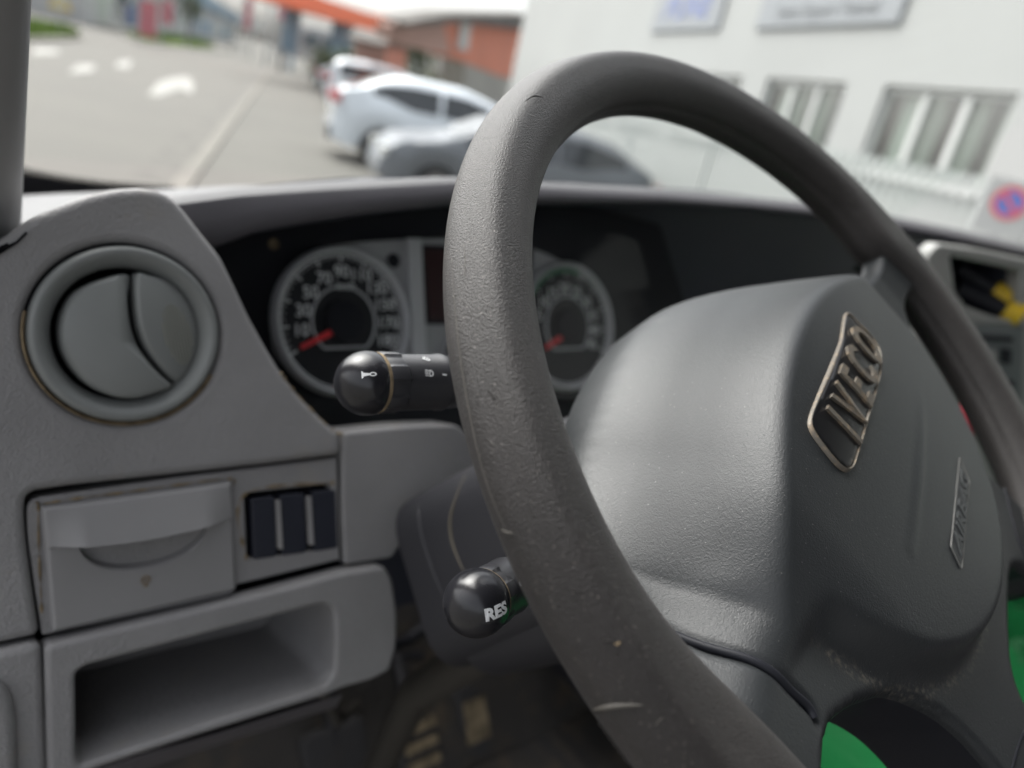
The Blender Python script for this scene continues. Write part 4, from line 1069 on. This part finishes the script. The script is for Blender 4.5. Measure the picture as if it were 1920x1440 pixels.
# hub surface -------------------------------------------------------
seamL = [(-.158, .022), (-.1500, .0043), (-.1462, -.012), (-.1450, -.0290)]
def seam_d(a, b_):     # distance to the seam (both side spokes)
    best = 1
    for (x0, y0), (x1, y1) in zip(seamL[:-1], seamL[1:]):
        dx, dy = x1-x0, y1-y0; t = max(0, min(1, ((a-x0)*dx+(b_-y0)*dy)/(dx*dx+dy*dy)))
        best = min(best, math.hypot(a-x0-t*dx, b_-y0-t*dy))
    return best
def hub_h(a, b_):
    A, B = a*1000, b_*1000; aa = abs(A)
    F0 = 19.5-6.5*(A/110)**2*(1 if aa < 200 else 1)-4.5*((B+15)/90)**2
    F0 += 1.6*math.exp(-((B-14)/16)**2)*math.exp(-(A/75)**2)        # swell around the badge
    base = 1.0-3.0*((B+120)/60 if B < -60 else 1)*0 - 2.5
    rad = math.hypot(A*.97, B*1.0)
    t = (rad-105)/15.0
    if A < 0 and B > -25: t *= 1-sstep((B+25)/25)     # the left arm flows out of the cover without a step
    bul = F0 if t <= 0 else (base if t >= 1 else F0+(base-F0)*sstep(t)**.8)
    if (aa > 100 or A < -88) and B > -60:      # spoke arms at 3 and 9 o'clock run out nearly level
        k = sstep((aa-100)/28) if A > 0 else sstep((aa-88)/72); bul = bul*(1-k)+k*(3.0+(0 if aa < 150 else (aa-150)*.12))
    bc = 47-50*(aa/140)**2
    if aa > 132: bc = max(bc, 3-0.0*(aa-132))
    sl = 1.75-(.80*sstep((-A-75)/75) if A < 0 else 0)
    S_ = bul+(-sl*(B-bc) if B > bc-40 else 60)
    h = smin(bul, S_, 7.0)
    if aa < 115: h -= 1.1*math.exp(-((B-bc-19)/4.5)**2)*(1-sstep((aa-70)/45))
    # shallow thumb hollow beside the seam on the sloping side
    g = math.exp(-(((aa-150)/17)**2+((B-30)/13)**2)); h -= 5.5*g
    g = math.exp(-(((aa-128)/9)**2+((B-20)/8)**2)); h += 1.6*g
    return max(h, -70)*.001
HT = {}
def hub_full(a, b_):
    h = hub_h(a, b_)
    d = seam_d(a, b_)
    if d < .0022: h -= .0030*(1-(d/.0022)**2)
    # raised character line right of the badge
    x0, y0, x1, y1 = -.060, -.040, .050, -.0335
    dx, dy = x1-x0, y1-y0; t = max(0, min(1, ((a-x0)*dx+(b_-y0)*dy)/(dx*dx+dy*dy))); dd_ = math.hypot(a-x0-t*dx, b_-y0-t*dy)
    if dd_ < .004: h += .0011*(1-dd_/.004)*math.sin(math.pi*min(1, .15+t*.85))
    return h
def hub_hit(x, y):
    def sdf(p):
        q = p-CW; return (np.dot(q, WH.e3)-hub_h(np.dot(q, WH.e1), np.dot(q, WH.e2)))*.35
    p = trace(sdf, x, y, .12, .9); q = p-CW; return (float(np.dot(q, WH.e1)), float(np.dot(q, WH.e2)))
seamL[:] = [hub_hit(*p) for p in ((1225, 1170), (1265, 1190), (1330, 1214), (1420, 1242), (1480, 1290), (1515, 1322), (1528, 1345))]
if __import__('os').environ.get('DBG'):
    for p in ((1245, 1112), (1300, 1090), (1370, 1130), (1410, 1180), (1430, 1230), (1290, 1200), (1340, 1040), (1245, 1180), (1420, 1240), (1530, 1330)): print('HIT', p, [round(v*1000, 1) for v in hub_hit(*p)])
outline = [(-.184, .026), (-.172, .036), (-.150, .048), (-.125, .060), (-.095, .070), (-.060, .079), (-.03, .085), (0, .087), (.03, .084), (.060, .073), (.088, .052), (.105, .034), (.120, .018), (.135, .006), (.155, .0), (.184, .0),
           (.184, -.030), (.166, -.030), (.150, -.031), (.134, -.040), (.122, -.050), (.110, -.062), (.101, -.078), (.094, -.098), (.0925, -.118), (.096, -.145), (.098, -.160),
           (.072, -.171), (.052, -.176), (.048, -.160), (.042, -.148), (.030, -.141), (0, -.139), (-.030, -.141), (-.042, -.148), (-.048, -.160), (-.052, -.176),
           (-.072, -.171), (-.098, -.160), (-.096, -.145), (-.0925, -.118), (-.094, -.098), (-.101, -.078), (-.110, -.062), (-.122, -.050), (-.134, -.040), (-.150, -.031), (-.166, -.030), (-.184, -.030)]
OL = np.array(catmull(outline, 8))
V, F = domain_mesh(OL, .0022, hub_full, WH, .0045, lambda a, b_: .005 if (a < -.11 and b_ > 0) else (.008 if (a > .10 and b_ > 0) else .022))
pad = obj('airbag_cover', V, F, 'pad_plastic', wheel, sharp=75)
at_ = pad.data.attributes.new('dirt', 'FLOAT', 'POINT')
for i, v in enumerate(V):
    q = v-CW; A, B = np.dot(q, WH.e1)*1000, np.dot(q, WH.e2)*1000; rad = math.hypot(A*.97, B)
    k = math.exp(-((rad-121)/2.2)**2)*sstep((-B-5)/30)*(1-sstep((A+20)/50)*.8)
    at_.data[i].value = k
_m = MATS['pad_plastic']; _n = _m.node_tree.nodes; _l = _m.node_tree.links; _b = _n['Principled BSDF']
_a = _n.new('ShaderNodeAttribute'); _a.attribute_name = 'dirt'; _t = _n.new('ShaderNodeTexNoise'); _t.inputs['Scale'].default_value = 420; _t.inputs['Detail'].default_value = 4
_tc = _n.new('ShaderNodeTexCoord'); _l.new(_tc.outputs['Object'], _t.inputs['Vector'])
_r = _n.new('ShaderNodeMapRange'); _r.inputs[1].default_value = .47; _r.inputs[2].default_value = .68; _r.inputs[4].default_value = .65; _l.new(_t.outputs['Fac'], _r.inputs[0])
_k = _n.new('ShaderNodeMath'); _k.operation = 'MULTIPLY'; _l.new(_a.outputs['Fac'], _k.inputs[0]); _l.new(_r.outputs[0], _k.inputs[1])
_x = _n.new('ShaderNodeMix'); _x.data_type = 'RGBA'; _l.new(_k.outputs[0], _x.inputs[0]); _src = _b.inputs['Base Color'].links[0].from_socket
_l.new(_src, _x.inputs[6]); _x.inputs[7].default_value = (.22, .19, .15, 1); _l.new(_x.outputs[2], _b.inputs['Base Color'])
# dark seam gasket and dark inner liner walls
for sgn in (1,):
    P = catmull(seamL, 8, False); MB().tube([WH.pt(sgn*p[0], p[1], hub_h(p[0], p[1])-.0005) for p in P], .0017, 8).build('seam_gasket', 'black', wheel)
for sgn in (-1, 1):
    P = catmull([(sgn*.0935, -.135), (sgn*.08, -.139), (sgn*.062, -.146), (sgn*.050, -.156)], 5, False)
    MB().tube([WH.pt(p[0], p[1], hub_h(p[0], p[1])-.0003) for p in P], .0010, 8).build('seam_gasket', 'black', wheel)
# dark inner wall pieces bordering the lower openings
OI = np.array(catmull([(x*.985 if abs(x) > .12 else x*.97, y*.97) for x, y in outline], 4))
V = []; n = len(OL)
lst = [i for i in range(n)]
for p in OL: V += [WH.pt(p[0], p[1], hub_h(p[0], p[1])-.005), WH.pt(p[0]*1.012, p[1]*1.012, min(hub_h(p[0], p[1]), 0)-.020), WH.pt(p[0]*1.0, p[1]*1.0, min(hub_h(p[0], p[1]), 0)-.045)]
F = [(3*i+j, 3*((i+1) % n)+j, 3*((i+1) % n)+j+1, 3*i+j+1) for i in range(n) for j in range(2) if OL[i][1] < -.0295]
obj('inner_shell', V, F, 'black', wheel, sharp=80)
V = []
for k, (r_, w_) in enumerate(((.150, -.004), (.150, -.004))): pass
# column boss under the hub
MB().lathe(Fr(CW, WH.e1, WH.e2), [(.0, -.045), (.050, -.047), (.052, -.060), (.050, -.075), (.048, -.10), (.0, -.10)], 48).build('boss', 'shroud', wheel)

# badge: recessed plaque with raised letters, draped on the pad
def drape(V, fr2, h0):  # V in badge plane coordinates
    out = []
    for a, b_, w in V: out.append(WH.pt(a, b_, hub_h(a, b_)+h0+w))
    return out
bw = .018
BP = [(1583, 588), (1612, 612), (1640, 645), (1649, 682), (1640, 735), (1622, 800), (1604, 855), (1592, 884), (1572, 880), (1545, 850), (1518, 812), (1514, 785), (1530, 742), (1552, 690), (1572, 640)]
def hub_px(x, y):
    w = bw
    for _ in range(8): a, b_ = WH.px(x, y, w); w = hub_h(a, b_)
    return a, b_
bo = catmull([hub_px(*p) for p in BP], 5)
cb = sum(bo)/len(bo)
bi = [cb+(p-cb)*np.array([.955, .86]) for p in bo]
n = len(bo); V = []; F = []
for k, (s_, w_) in enumerate(((1.0, .0002), (.985, .0016), (.955, .0018), (.935, .0008))):
    for p in bo:
        d_ = p-cb; L = np.linalg.norm(d_); q = cb+d_*(1-(1-s_)*.030/L); V.append((q[0], q[1], w_))
F = [(k*n+i, k*n+(i+1) % n, (k+1)*n+(i+1) % n, (k+1)*n+i) for k in range(3) for i in range(n)]
bz = obj('badge_rim', drape(V, None, 0), F, 'badge_metal', wheel, sharp=60)
# plaque floor grid
oi = np.array([V[3*n+i][:2] for i in range(n)])
Vp, Fp = domain_mesh(oi, .0015, lambda a, b_: hub_h(a, b_)+.0012, WH, .0002, .0004)
bp_ = obj('badge_plate', Vp, Fp, 'badge_black', bz, sharp=80)
# letters
ux = (min(p[0] for p in oi), max(p[0] for p in oi)); uy = (min(p[1] for p in oi), max(p[1] for p in oi))

# letters of the badge: unit text stretched into the slanted plaque
la, lb = -.058, .050          # along the badge
V, F = text_mesh('I V E C O', .03, .0007, .0, bold=.0005)
xs_ = [v[0] for v in V]; ys_ = [v[1] for v in V]; X0, X1, Y0, Y1 = min(xs_), max(xs_), min(ys_), max(ys_)
def badge_map(v):
    t = (v[0]-X0)/(X1-X0); r_ = (v[1]-Y0)/(Y1-Y0)
    A = np.array(hub_px(1606, 838))*(1-t)+np.array(hub_px(1646, 668))*t     # feet of the letters
    B = np.array(hub_px(1540, 770))*(1-t)+np.array(hub_px(1592, 606))*t     # tops
    return A*(1-r_)+B*r_
Vd = []
for v in V:
    p = badge_map(v); Vd.append((p[0], p[1], .0022+v[2]))
obj('lettering', drape(Vd, None, 0), F, 'badge_metal', bz, smooth=False)
# embossed AIRBAG lozenge
AB = [hub_px(*p) for p in ((1786, 1034), (1800, 1048), (1812, 960), (1808, 905), (1797, 882), (1793, 960))]
A0, A1 = np.array(hub_px(1792, 1036)), np.array(hub_px(1806, 888))
dA = (A1-A0); LA = np.linalg.norm(dA); dA /= LA; nA = np.array([-dA[1], dA[0]])
print_pts = [A0-dA*.006-nA*.0045, A0-dA*.001+nA*.0045, A1+dA*.008+nA*.0045, A1-dA*.001-nA*.0045]
lo = np.array([p for p in roundpoly(print_pts, .001, 2)])
Vp, Fp = domain_mesh(lo, .0010, lambda a, b_: hub_h(a, b_)+.0006, WH, .0003, .001)
lz = obj('embossed_label', Vp, Fp, 'pad_plastic', wheel, sharp=60)
mat('edge_pale', (0.10, 0.10, 0.095), 0.5)  # lozenge frame in a paler grey than the pad
lp = [WH.pt(p[0], p[1], hub_h(p[0], p[1])+.0006) for p in lo]
MB().tube(lp+[lp[0]], .00035, 6).build('frame', 'edge_pale', lz)
V, F = text_mesh('AIRBAG', .0085, .0003, .25, bold=.0002); xs_ = [v[0] for v in V]; X0, X1 = min(xs_), max(xs_)
cA = (A0+A1)/2; sx = LA/(X1-X0)
Vd = [(*(cA+dA*(v[0]-(X0+X1)/2)*sx+nA*v[1]), .0009+v[2]) for v in V]
mat('emboss', (0.040, 0.043, 0.045), 0.45)
obj('lettering', drape(Vd, None, 0), F, 'emboss', lz, smooth=False)

# ---------------- steering column shroud
SHF = Fr(CW, uW, vW)
shr = thing('column_shroud', SHF.pt(0, 0, -.15), 'dark plastic steering column cover between the steering wheel and the dashboard', 'column cover')
def ring(cx, cy, hw, hh, r, w, n=6):
    P = roundpoly([(cx-hw, cy-hh), (cx+hw, cy-hh), (cx+hw, cy+hh), (cx-hw, cy+hh)], r, n); return [SHF.pt(p[0], p[1], w) for p in P]
for nm, rows in (('upper_cover', [(0, -.002, .062, .044, .03, -.055), (0, 0, .072, .050, .03, -.075), (0, .002, .084, .054, .03, -.13), (0, .004, .092, .058, .03, -.26)]),
                 ('lower_cover', [(0, -.026, .054, .044, .03, -.058), (0, -.028, .066, .050, .03, -.078), (.0, -.026, .078, .046, .035, -.13), (.0, -.020, .084, .046, .035, -.24)])):
    V = []; F = []
    R_s = [ring(*r_) for r_ in rows]; n = len(R_s[0])
    for q in R_s: V += q
    for k in range(len(R_s)-1):
        for i in range(n): F.append((k*n+i, k*n+(i+1) % n, (k+1)*n+(i+1) % n, (k+1)*n+i))
    F.append(tuple(range(n)))
    obj(nm, V, F, 'shroud', shr, sharp=45)

# ---------------- stalks
def stalk(name, bpx, bd, apx, ad, rb, label, cat):
    b0 = CAM+ray(*bpx)*bd; a0 = CAM+ray(*apx)*ad; ax = (b0-a0); Lx = np.linalg.norm(ax); ax /= Lx
    e1 = np.cross(ax, (0, 0, 1)); e1 /= np.linalg.norm(e1); fr = Fr(b0, e1, np.cross(ax, e1))
    assert np.dot(fr.e3, ax) > .9
    t = thing(name, b0, label, cat)
    prof = [(0, rb)]+[(rb*math.sin(a), rb*math.cos(a)) for a in np.linspace(.12, 1.75, 18)]
    MB().lathe(fr, prof+[(rb*.95, -rb*.25)], 48).build('end_cap', 'black_gloss', t)
    MB().lathe(fr, [(rb*.955, -rb*.20), (rb*.965, -rb*.28), (rb*.94, -rb*.36)], 48).build('dusty_ring', 'dust_tan', t)
    # ribbed collar
    V = []; F = []; n = 72; secs = [(-.34, .92), (-.42, .97), (-.98, .97), (-1.06, .90)]
    for i in range(n):
        a = 2*math.pi*i/n; k = 1.0 if (i // 6) % 2 else .93
        for w_, r_ in secs: V.append(fr.pt(rb*r_*k*math.cos(a), rb*r_*k*math.sin(a), w_*rb))
    for i in range(n):
        for j in range(3): F.append((i*4+j, ((i+1) % n)*4+j, ((i+1) % n)*4+j+1, i*4+j+1))
    MB().add(V, F).build('ribbed_collar', 'stalk_black', t, sharp=35)
    MB().lathe(fr, [(rb*.86, -.9*rb), (rb*.90, -1.05*rb), (rb*.91, -2.5*rb), (rb*.94, -2.55*rb), (rb*.94, -2.7*rb), (rb*.88, -2.8*rb), (rb*.84, -4.6*rb), (rb*.60, -5.0*rb), (rb*.55, -Lx-.05)], 48).build('barrel', 'stalk_black', t, sharp=35)
    return t, fr
def cyl_sdf(fr, rb):
    def f(p):
        q = p-fr.O; w = np.dot(q, fr.e3); r = math.hypot(np.dot(q, fr.e1), np.dot(q, fr.e2))
        return math.sqrt(max(0, r*r+max(w, -.15*rb)**2))-rb if w > -.2*rb else r-rb*.91
    return f
def stick(sdf, x, y, mesh, m, parent, ang=0, o=.0003):
    """lay a small flat print on a curved surface where the sight line meets it"""
    c = trace(sdf, x, y)
    e = 1e-4; g = np.array([sdf(c+np.array(d)*e)-sdf(c-np.array(d)*e) for d in ((1, 0, 0), (0, 1, 0), (0, 0, 1))]); g /= np.linalg.norm(g)
    right = M[:, 0]*math.cos(ang)-M[:, 1]*math.sin(ang); right = right-g*np.dot(right, g)
    f = Fr(c, right, np.cross(g, right)); V = []
    for v in mesh[0]:
        p = f.pt(v[0], v[1], .004); 
        for _ in range(12):
            s_ = sdf(p)-o; p = p-g*s_
        V.append(p+g*v[2])
    obj('print', V, mesh[1], m, parent, smooth=False)
stA, frA = stalk('light_stalk', (688, 718), .315, (850, 716), .345, .0138, 'black headlight stalk with a rounded glossy end and a horn symbol', 'stalk')
sA = cyl_sdf(frA, .0138)
# horn symbol
hm = MB(); z = 0
def flat(poly): k = len(hm.V); hm.V += [np.array((x*.001, y*.001, 0)) for x, y in poly]; hm.F.append(list(range(k, k+len(poly))))
flat([(-3.0, 1.5), (-3.0, -1.6), (-2.3, -1.3), (-2.3, 1.2)]); flat([(-2.3, .8), (-2.3, -.8), (.5, -.35), (.5, .35)])
for a in range(12):
    t0, t1 = a/12*6.283, (a+1)/12*6.283; flat([(1.6+1.5*math.cos(t0), .9*math.sin(t0)), (1.6+1.5*math.cos(t1), .9*math.sin(t1)), (1.6+.95*math.cos(t1), .45*math.sin(t1)), (1.6+.95*math.cos(t0), .45*math.sin(t0))])
stick(sA, 692, 702, (hm.V, hm.F), 'print_white', stA, .12)
def lampsym(k=1.0):
    global hm; hm = MB()
    for a in range(10):
        t0, t1 = -1.57+a/10*3.14, -1.57+(a+1)/10*3.14; flat([(k*2.0*math.cos(t0), k*1.7*math.sin(t0)), (k*2.0*math.cos(t1), k*1.7*math.sin(t1)), (k*1.4*math.cos(t1), k*1.15*math.sin(t1)), (k*1.4*math.cos(t0), k*1.15*math.sin(t0))])
    flat([(-.4*k, 1.7*k), (-.4*k, -1.7*k), (.1*k, -1.7*k), (.1*k, 1.7*k)])
    for y in (-1.3, -.4, .5, 1.4): flat([(-2.8*k, y*k), (-.9*k, y*k+.1), (-.9*k, y*k-.25), (-2.8*k, y*k-.35)])
    return (hm.V, hm.F)
stick(sA, 806, 700, lampsym(.9), 'print_white', stA, .1); stick(sA, 800, 674, lampsym(.7), 'print_white', stA, .1)
hm = MB(); flat([(-1.1, .35), (1.1, .35), (1.1, -.35), (-1.1, -.35)]); stick(sA, 833, 703, (hm.V, hm.F), 'print_white', stA, .1)
stB, frB = stalk('cruise_stalk', (894, 1130), .275, (975, 1085), .325, .0126, 'black cruise control stalk with a ball end printed RES behind the lower rim', 'stalk')
sB = cyl_sdf(frB, .0126)
stick(sB, 932, 1148, text_mesh('RES', .0062, .0, bold=.0003), 'print_white', stB, .12)
hm = MB(); flat([(-1.2, .9), (1.2, .9), (1.2, -.9), (-1.2, -.9)]); stick(sB, 975, 1095, (hm.V, hm.F), 'print_white', stB, .3)

# ---------------- pedals
def pedal(name, pix, d, label, ribs, armpx):
    c = CAM+ray(*pix[0])*d
    f = Fr(c, (1, 0, 0), (0, .55, .83)); P = f.pxs(pix[1:]); t = thing(name, c, label, 'pedal')
    V, F = curve_mesh([roundpoly(P, .012)], .004, .003); obj('pad', [f.pt(*v) for v in V], F, 'mat_rubber', t, wn=True)
    ys = [p[1] for p in P]; xs = [p[0] for p in P]; rb = MB()
    for i in range(ribs):
        y = min(ys)+(max(ys)-min(ys))*(i+.5)/ribs; k = (y-min(ys))/(max(ys)-min(ys))
        rb.box(f.pt((min(xs)+max(xs))/2, y, .008), ((max(xs)-min(xs))*.74, (max(ys)-min(ys))/ribs*.55, .006), (f.e1, f.e2, f.e3))
    rb.build('tread', 'pedal_worn', t, smooth=False)
    a1 = CAM+ray(*armpx)*(d*1.12)
    MB().tube([f.pt((min(xs)+max(xs))/2, (min(ys)+max(ys))/2, -.01), (c+a1)/2+np.array([0, .06, .02]), a1], .009, 10).build('arm', 'shroud', t)
pedal('brake_pedal', [(770, 1390), (742, 1362), (790, 1338), (818, 1350), (835, 1460), (752, 1470)], .95, 'worn brake pedal with dusty tan tread bars at the bottom of the picture', 4, (790, 1230))
pedal('accelerator_pedal', [(880, 1350), (850, 1290), (880, 1284), (908, 1310), (914, 1400), (890, 1420), (862, 1360)], .98, 'narrow dusty accelerator pedal right of the brake pedal', 1, (850, 1200))
lk = thing('clutch_pedal', CAM+ray(620, 1400)*.95, 'dark clutch pedal half hidden below the storage tray', 'pedal')
c = CAM+ray(625, 1405)*.95; f = Fr(c, (1, 0, 0), (0, .55, .83)); V, F = curve_mesh([roundpoly([(-.04, -.03), (.04, -.03), (.045, .03), (-.045, .03)], .015)], .006, .004)
obj('pad', [f.pt(*v) for v in V], F, 'mat_rubber', lk, wn=True); MB().tube([c, c+np.array([.01, .12, .2])], .01, 8).build('arm', 'shroud', lk)

# ---------------- centre console with radio
CN = Fr(rel(.80, .335, -.10), (.89, -.455, 0), (0, .10, 1))
con = thing('centre_console', rel(.9, .3, -.3), 'pale grey centre console with an open storage niche right of the steering wheel', 'console')
ob = CN.pxs([(1742, 476), (1760, 457), (1835, 467), (2060, 515), (2060, 1000), (1700, 1000), (1712, 700), (1728, 560)])
hole = CN.pxs([(1783, 480), (1914, 508), (1908, 602), (1862, 594), (1812, 575), (1792, 548)])
rad = CN.pxs([(1806, 607), (1918, 612), (1914, 772), (1862, 764), (1812, 750)])
plate('fascia', CN, [roundpoly(ob, .008), roundpoly(hole, .002), roundpoly(rad, .002)], 0, .02, .003, 'console_grey', con)
n = len(hole); V = [CN.pt(p[0], p[1], -.004) for p in hole]+[CN.pt(p[0], p[1]+.004, -.11) for p in hole]
obj('niche', V, [(i, (i+1) % n, n+(i+1) % n, n+i) for i in range(n)]+[tuple(range(n, 2*n))], 'dash_dark', con, smooth=False)
rd = thing('car_radio', CN.pt(*CN.px(1862, 690), 0), 'grey-green car radio with round knob and buttons below the storage niche', 'radio')
plate('front', CN, [roundpoly(rad, .002)], .002, .02, .002, 'radio_grey', rd)
for pix, m_ in (([(1835, 628), (1900, 632), (1896, 641), (1834, 638)], 'black'), ([(1842, 655), (1868, 658), (1866, 678), (1844, 674)], 'console_grey'), ([(1876, 652), (1896, 655), (1894, 684), (1876, 680)], 'black'),
                ([(1850, 705), (1870, 708), (1870, 722), (1852, 718)], 'console_grey'), ([(1880, 710), (1900, 713), (1900, 727), (1882, 724)], 'black'), ([(1862, 735), (1895, 741), (1895, 750), (1864, 745)], 'shop_blue')):
    plate('button', CN, [roundpoly(CN.pxs(pix, .003), .001)], .0045, .004, .0008, m_, rd)
for nm, A, B, r_, lab in (('torch', (1795, 540), (1890, 583), .0130, 'black torch with a yellow tip lying in front in the console niche'), ('torch', (1800, 505), (1872, 549), .0105, 'second black torch with a yellow tip, behind the front one in the niche')):
    wA = -.012 if r_ > .012 else -.024
    a_ = CN.pt(*CN.px(*A, wA-.03), wA-.03); b_ = CN.pt(*CN.px(*B, wA), wA); t = thing(nm, b_, lab, 'torch', 'torches in the niche')
    d = (b_-a_)/np.linalg.norm(b_-a_); MB().tube([a_, b_-d*.004], [r_*.95, r_*.8], 20).build('body', 'black', t, sharp=50)
    MB().tube([b_-d*.006, b_+d*.004, b_+d*.012, b_+d*.014], [r_*1.02, r_*1.15, r_*1.1, r_*.7], 20).build('tip', 'yellow', t, sharp=50)
gl = thing('gear_lever', rel(.78, .26, -.3), 'black gear lever with a dark red knob seen through the gap of the wheel', 'gear lever')
c = CAM+ray(1792, 790)*.74; fr = Fr(c, (1, 0, 0), (0, 1, 0))
MB().lathe(fr, [(0, .016), (.012, .013), (.019, .002), (.017, -.012), (.010, -.02)], 24).build('knob', 'red_plastic', gl)
MB().tube([c-np.array([0, 0, .015]), c-np.array([-.01, -.03, .12])], [.014, .018], 16).build('gaiter', 'black', gl)

# ---------------- dusty edges of the column cover, laid on its real surface
from mathutils.bvhtree import BVHTree
def cast_line(objs, pix, r, m, name, parent, n=5):
    trees = []
    for o in objs:
        off_ = wloc(o) if o.parent is None else wloc(o.parent)
        trees.append(BVHTree.FromPolygons([v.co+off_ for v in o.data.vertices], [tuple(p.vertices) for p in o.data.polygons]))
    P = []
    for x, y in [tuple(p) for p in catmull(pix, n, False)]:
        d = Vector(ray(x, y)).normalized(); best = None
        for t in trees:
            h = t.ray_cast(Vector(CAM), d)
            if h[0] is not None and (best is None or h[3] < best[3]): best = h
        if best is not None: P.append(np.array(best[0]))
    if len(P) > 2: MB().tube(P, [r*math.sin(math.pi*(i+.8)/(len(P)+.6)) for i in range(len(P))], 6).build(name, m, parent)
shp = [c for c in shr.children]
mat('edge_dusty', (0.10, 0.088, 0.068), 0.8)
cast_line(shp, [(846, 818), (812, 860), (790, 905), (785, 960), (793, 1010), (812, 1070), (836, 1130)], .0012, 'shroud', 'edge', shr)
cast_line(shp, [(886, 862), (862, 915), (846, 965), (846, 1005), (856, 1040), (876, 1085)], .0011, 'edge_dusty', 'dusty_edge', shr)
# toe board, carpet and clutter of the footwell
mat('toe_mat', (0.075, 0.070, 0.066), 0.9, bump=[('noise', 60, 0.6, 0.006)], dust=(9, 0.50, (0.16, 0.125, 0.085), 0.7), spec=0.2)
TBF = Fr(rel(.55, .62, -.93), (1, 0, 0), (0, .55, .83))
V, F = grid(TBF, -.65, .65, -.10, .46, .02, lambda a, b_: .012*mn.noise(Vector((a*7, b_*7, 2)))+.02)
obj('toe_board', V, F, 'toe_mat', cab, sharp=80)
V, F = grid(Fr(rel(.55, .1, -.955), (1, 0, 0), (0, 1, 0)), -.6, .6, -.5, .48, .02, lambda a, b_: .008*mn.noise(Vector((a*6, b_*6, 5)))+.004*math.sin(a*160))
obj('floor_mat', V, F, 'toe_mat', cab, sharp=80)
mat('steel_dirty', (0.06, 0.055, 0.048), 0.6, metal=0.3)
sh0 = SHF.pt(0, -.03, -.22)
MB().tube([sh0, sh0+np.array([.01, .14, -.22]), sh0+np.array([.03, .22, -.50])], [.022, .016, .014], 14).build('steering_shaft', 'steel_dirty', shr)
MB().box(rel(.98, .62, -.62), (.34, .3, .42)).build('heater_box', 'shroud', dash, smooth=False)
MB().tube([rel(.40, .60, -.55), rel(.43, .56, -.62), rel(.50, .60, -.66), rel(.62, .60, -.60)], .008, 10).build('cable', 'black', dash)
MB().tube([rel(.30, .58, -.52), rel(.36, .52, -.66), rel(.44, .60, -.74)], .006, 10).build('cable', 'steel_dirty', dash)
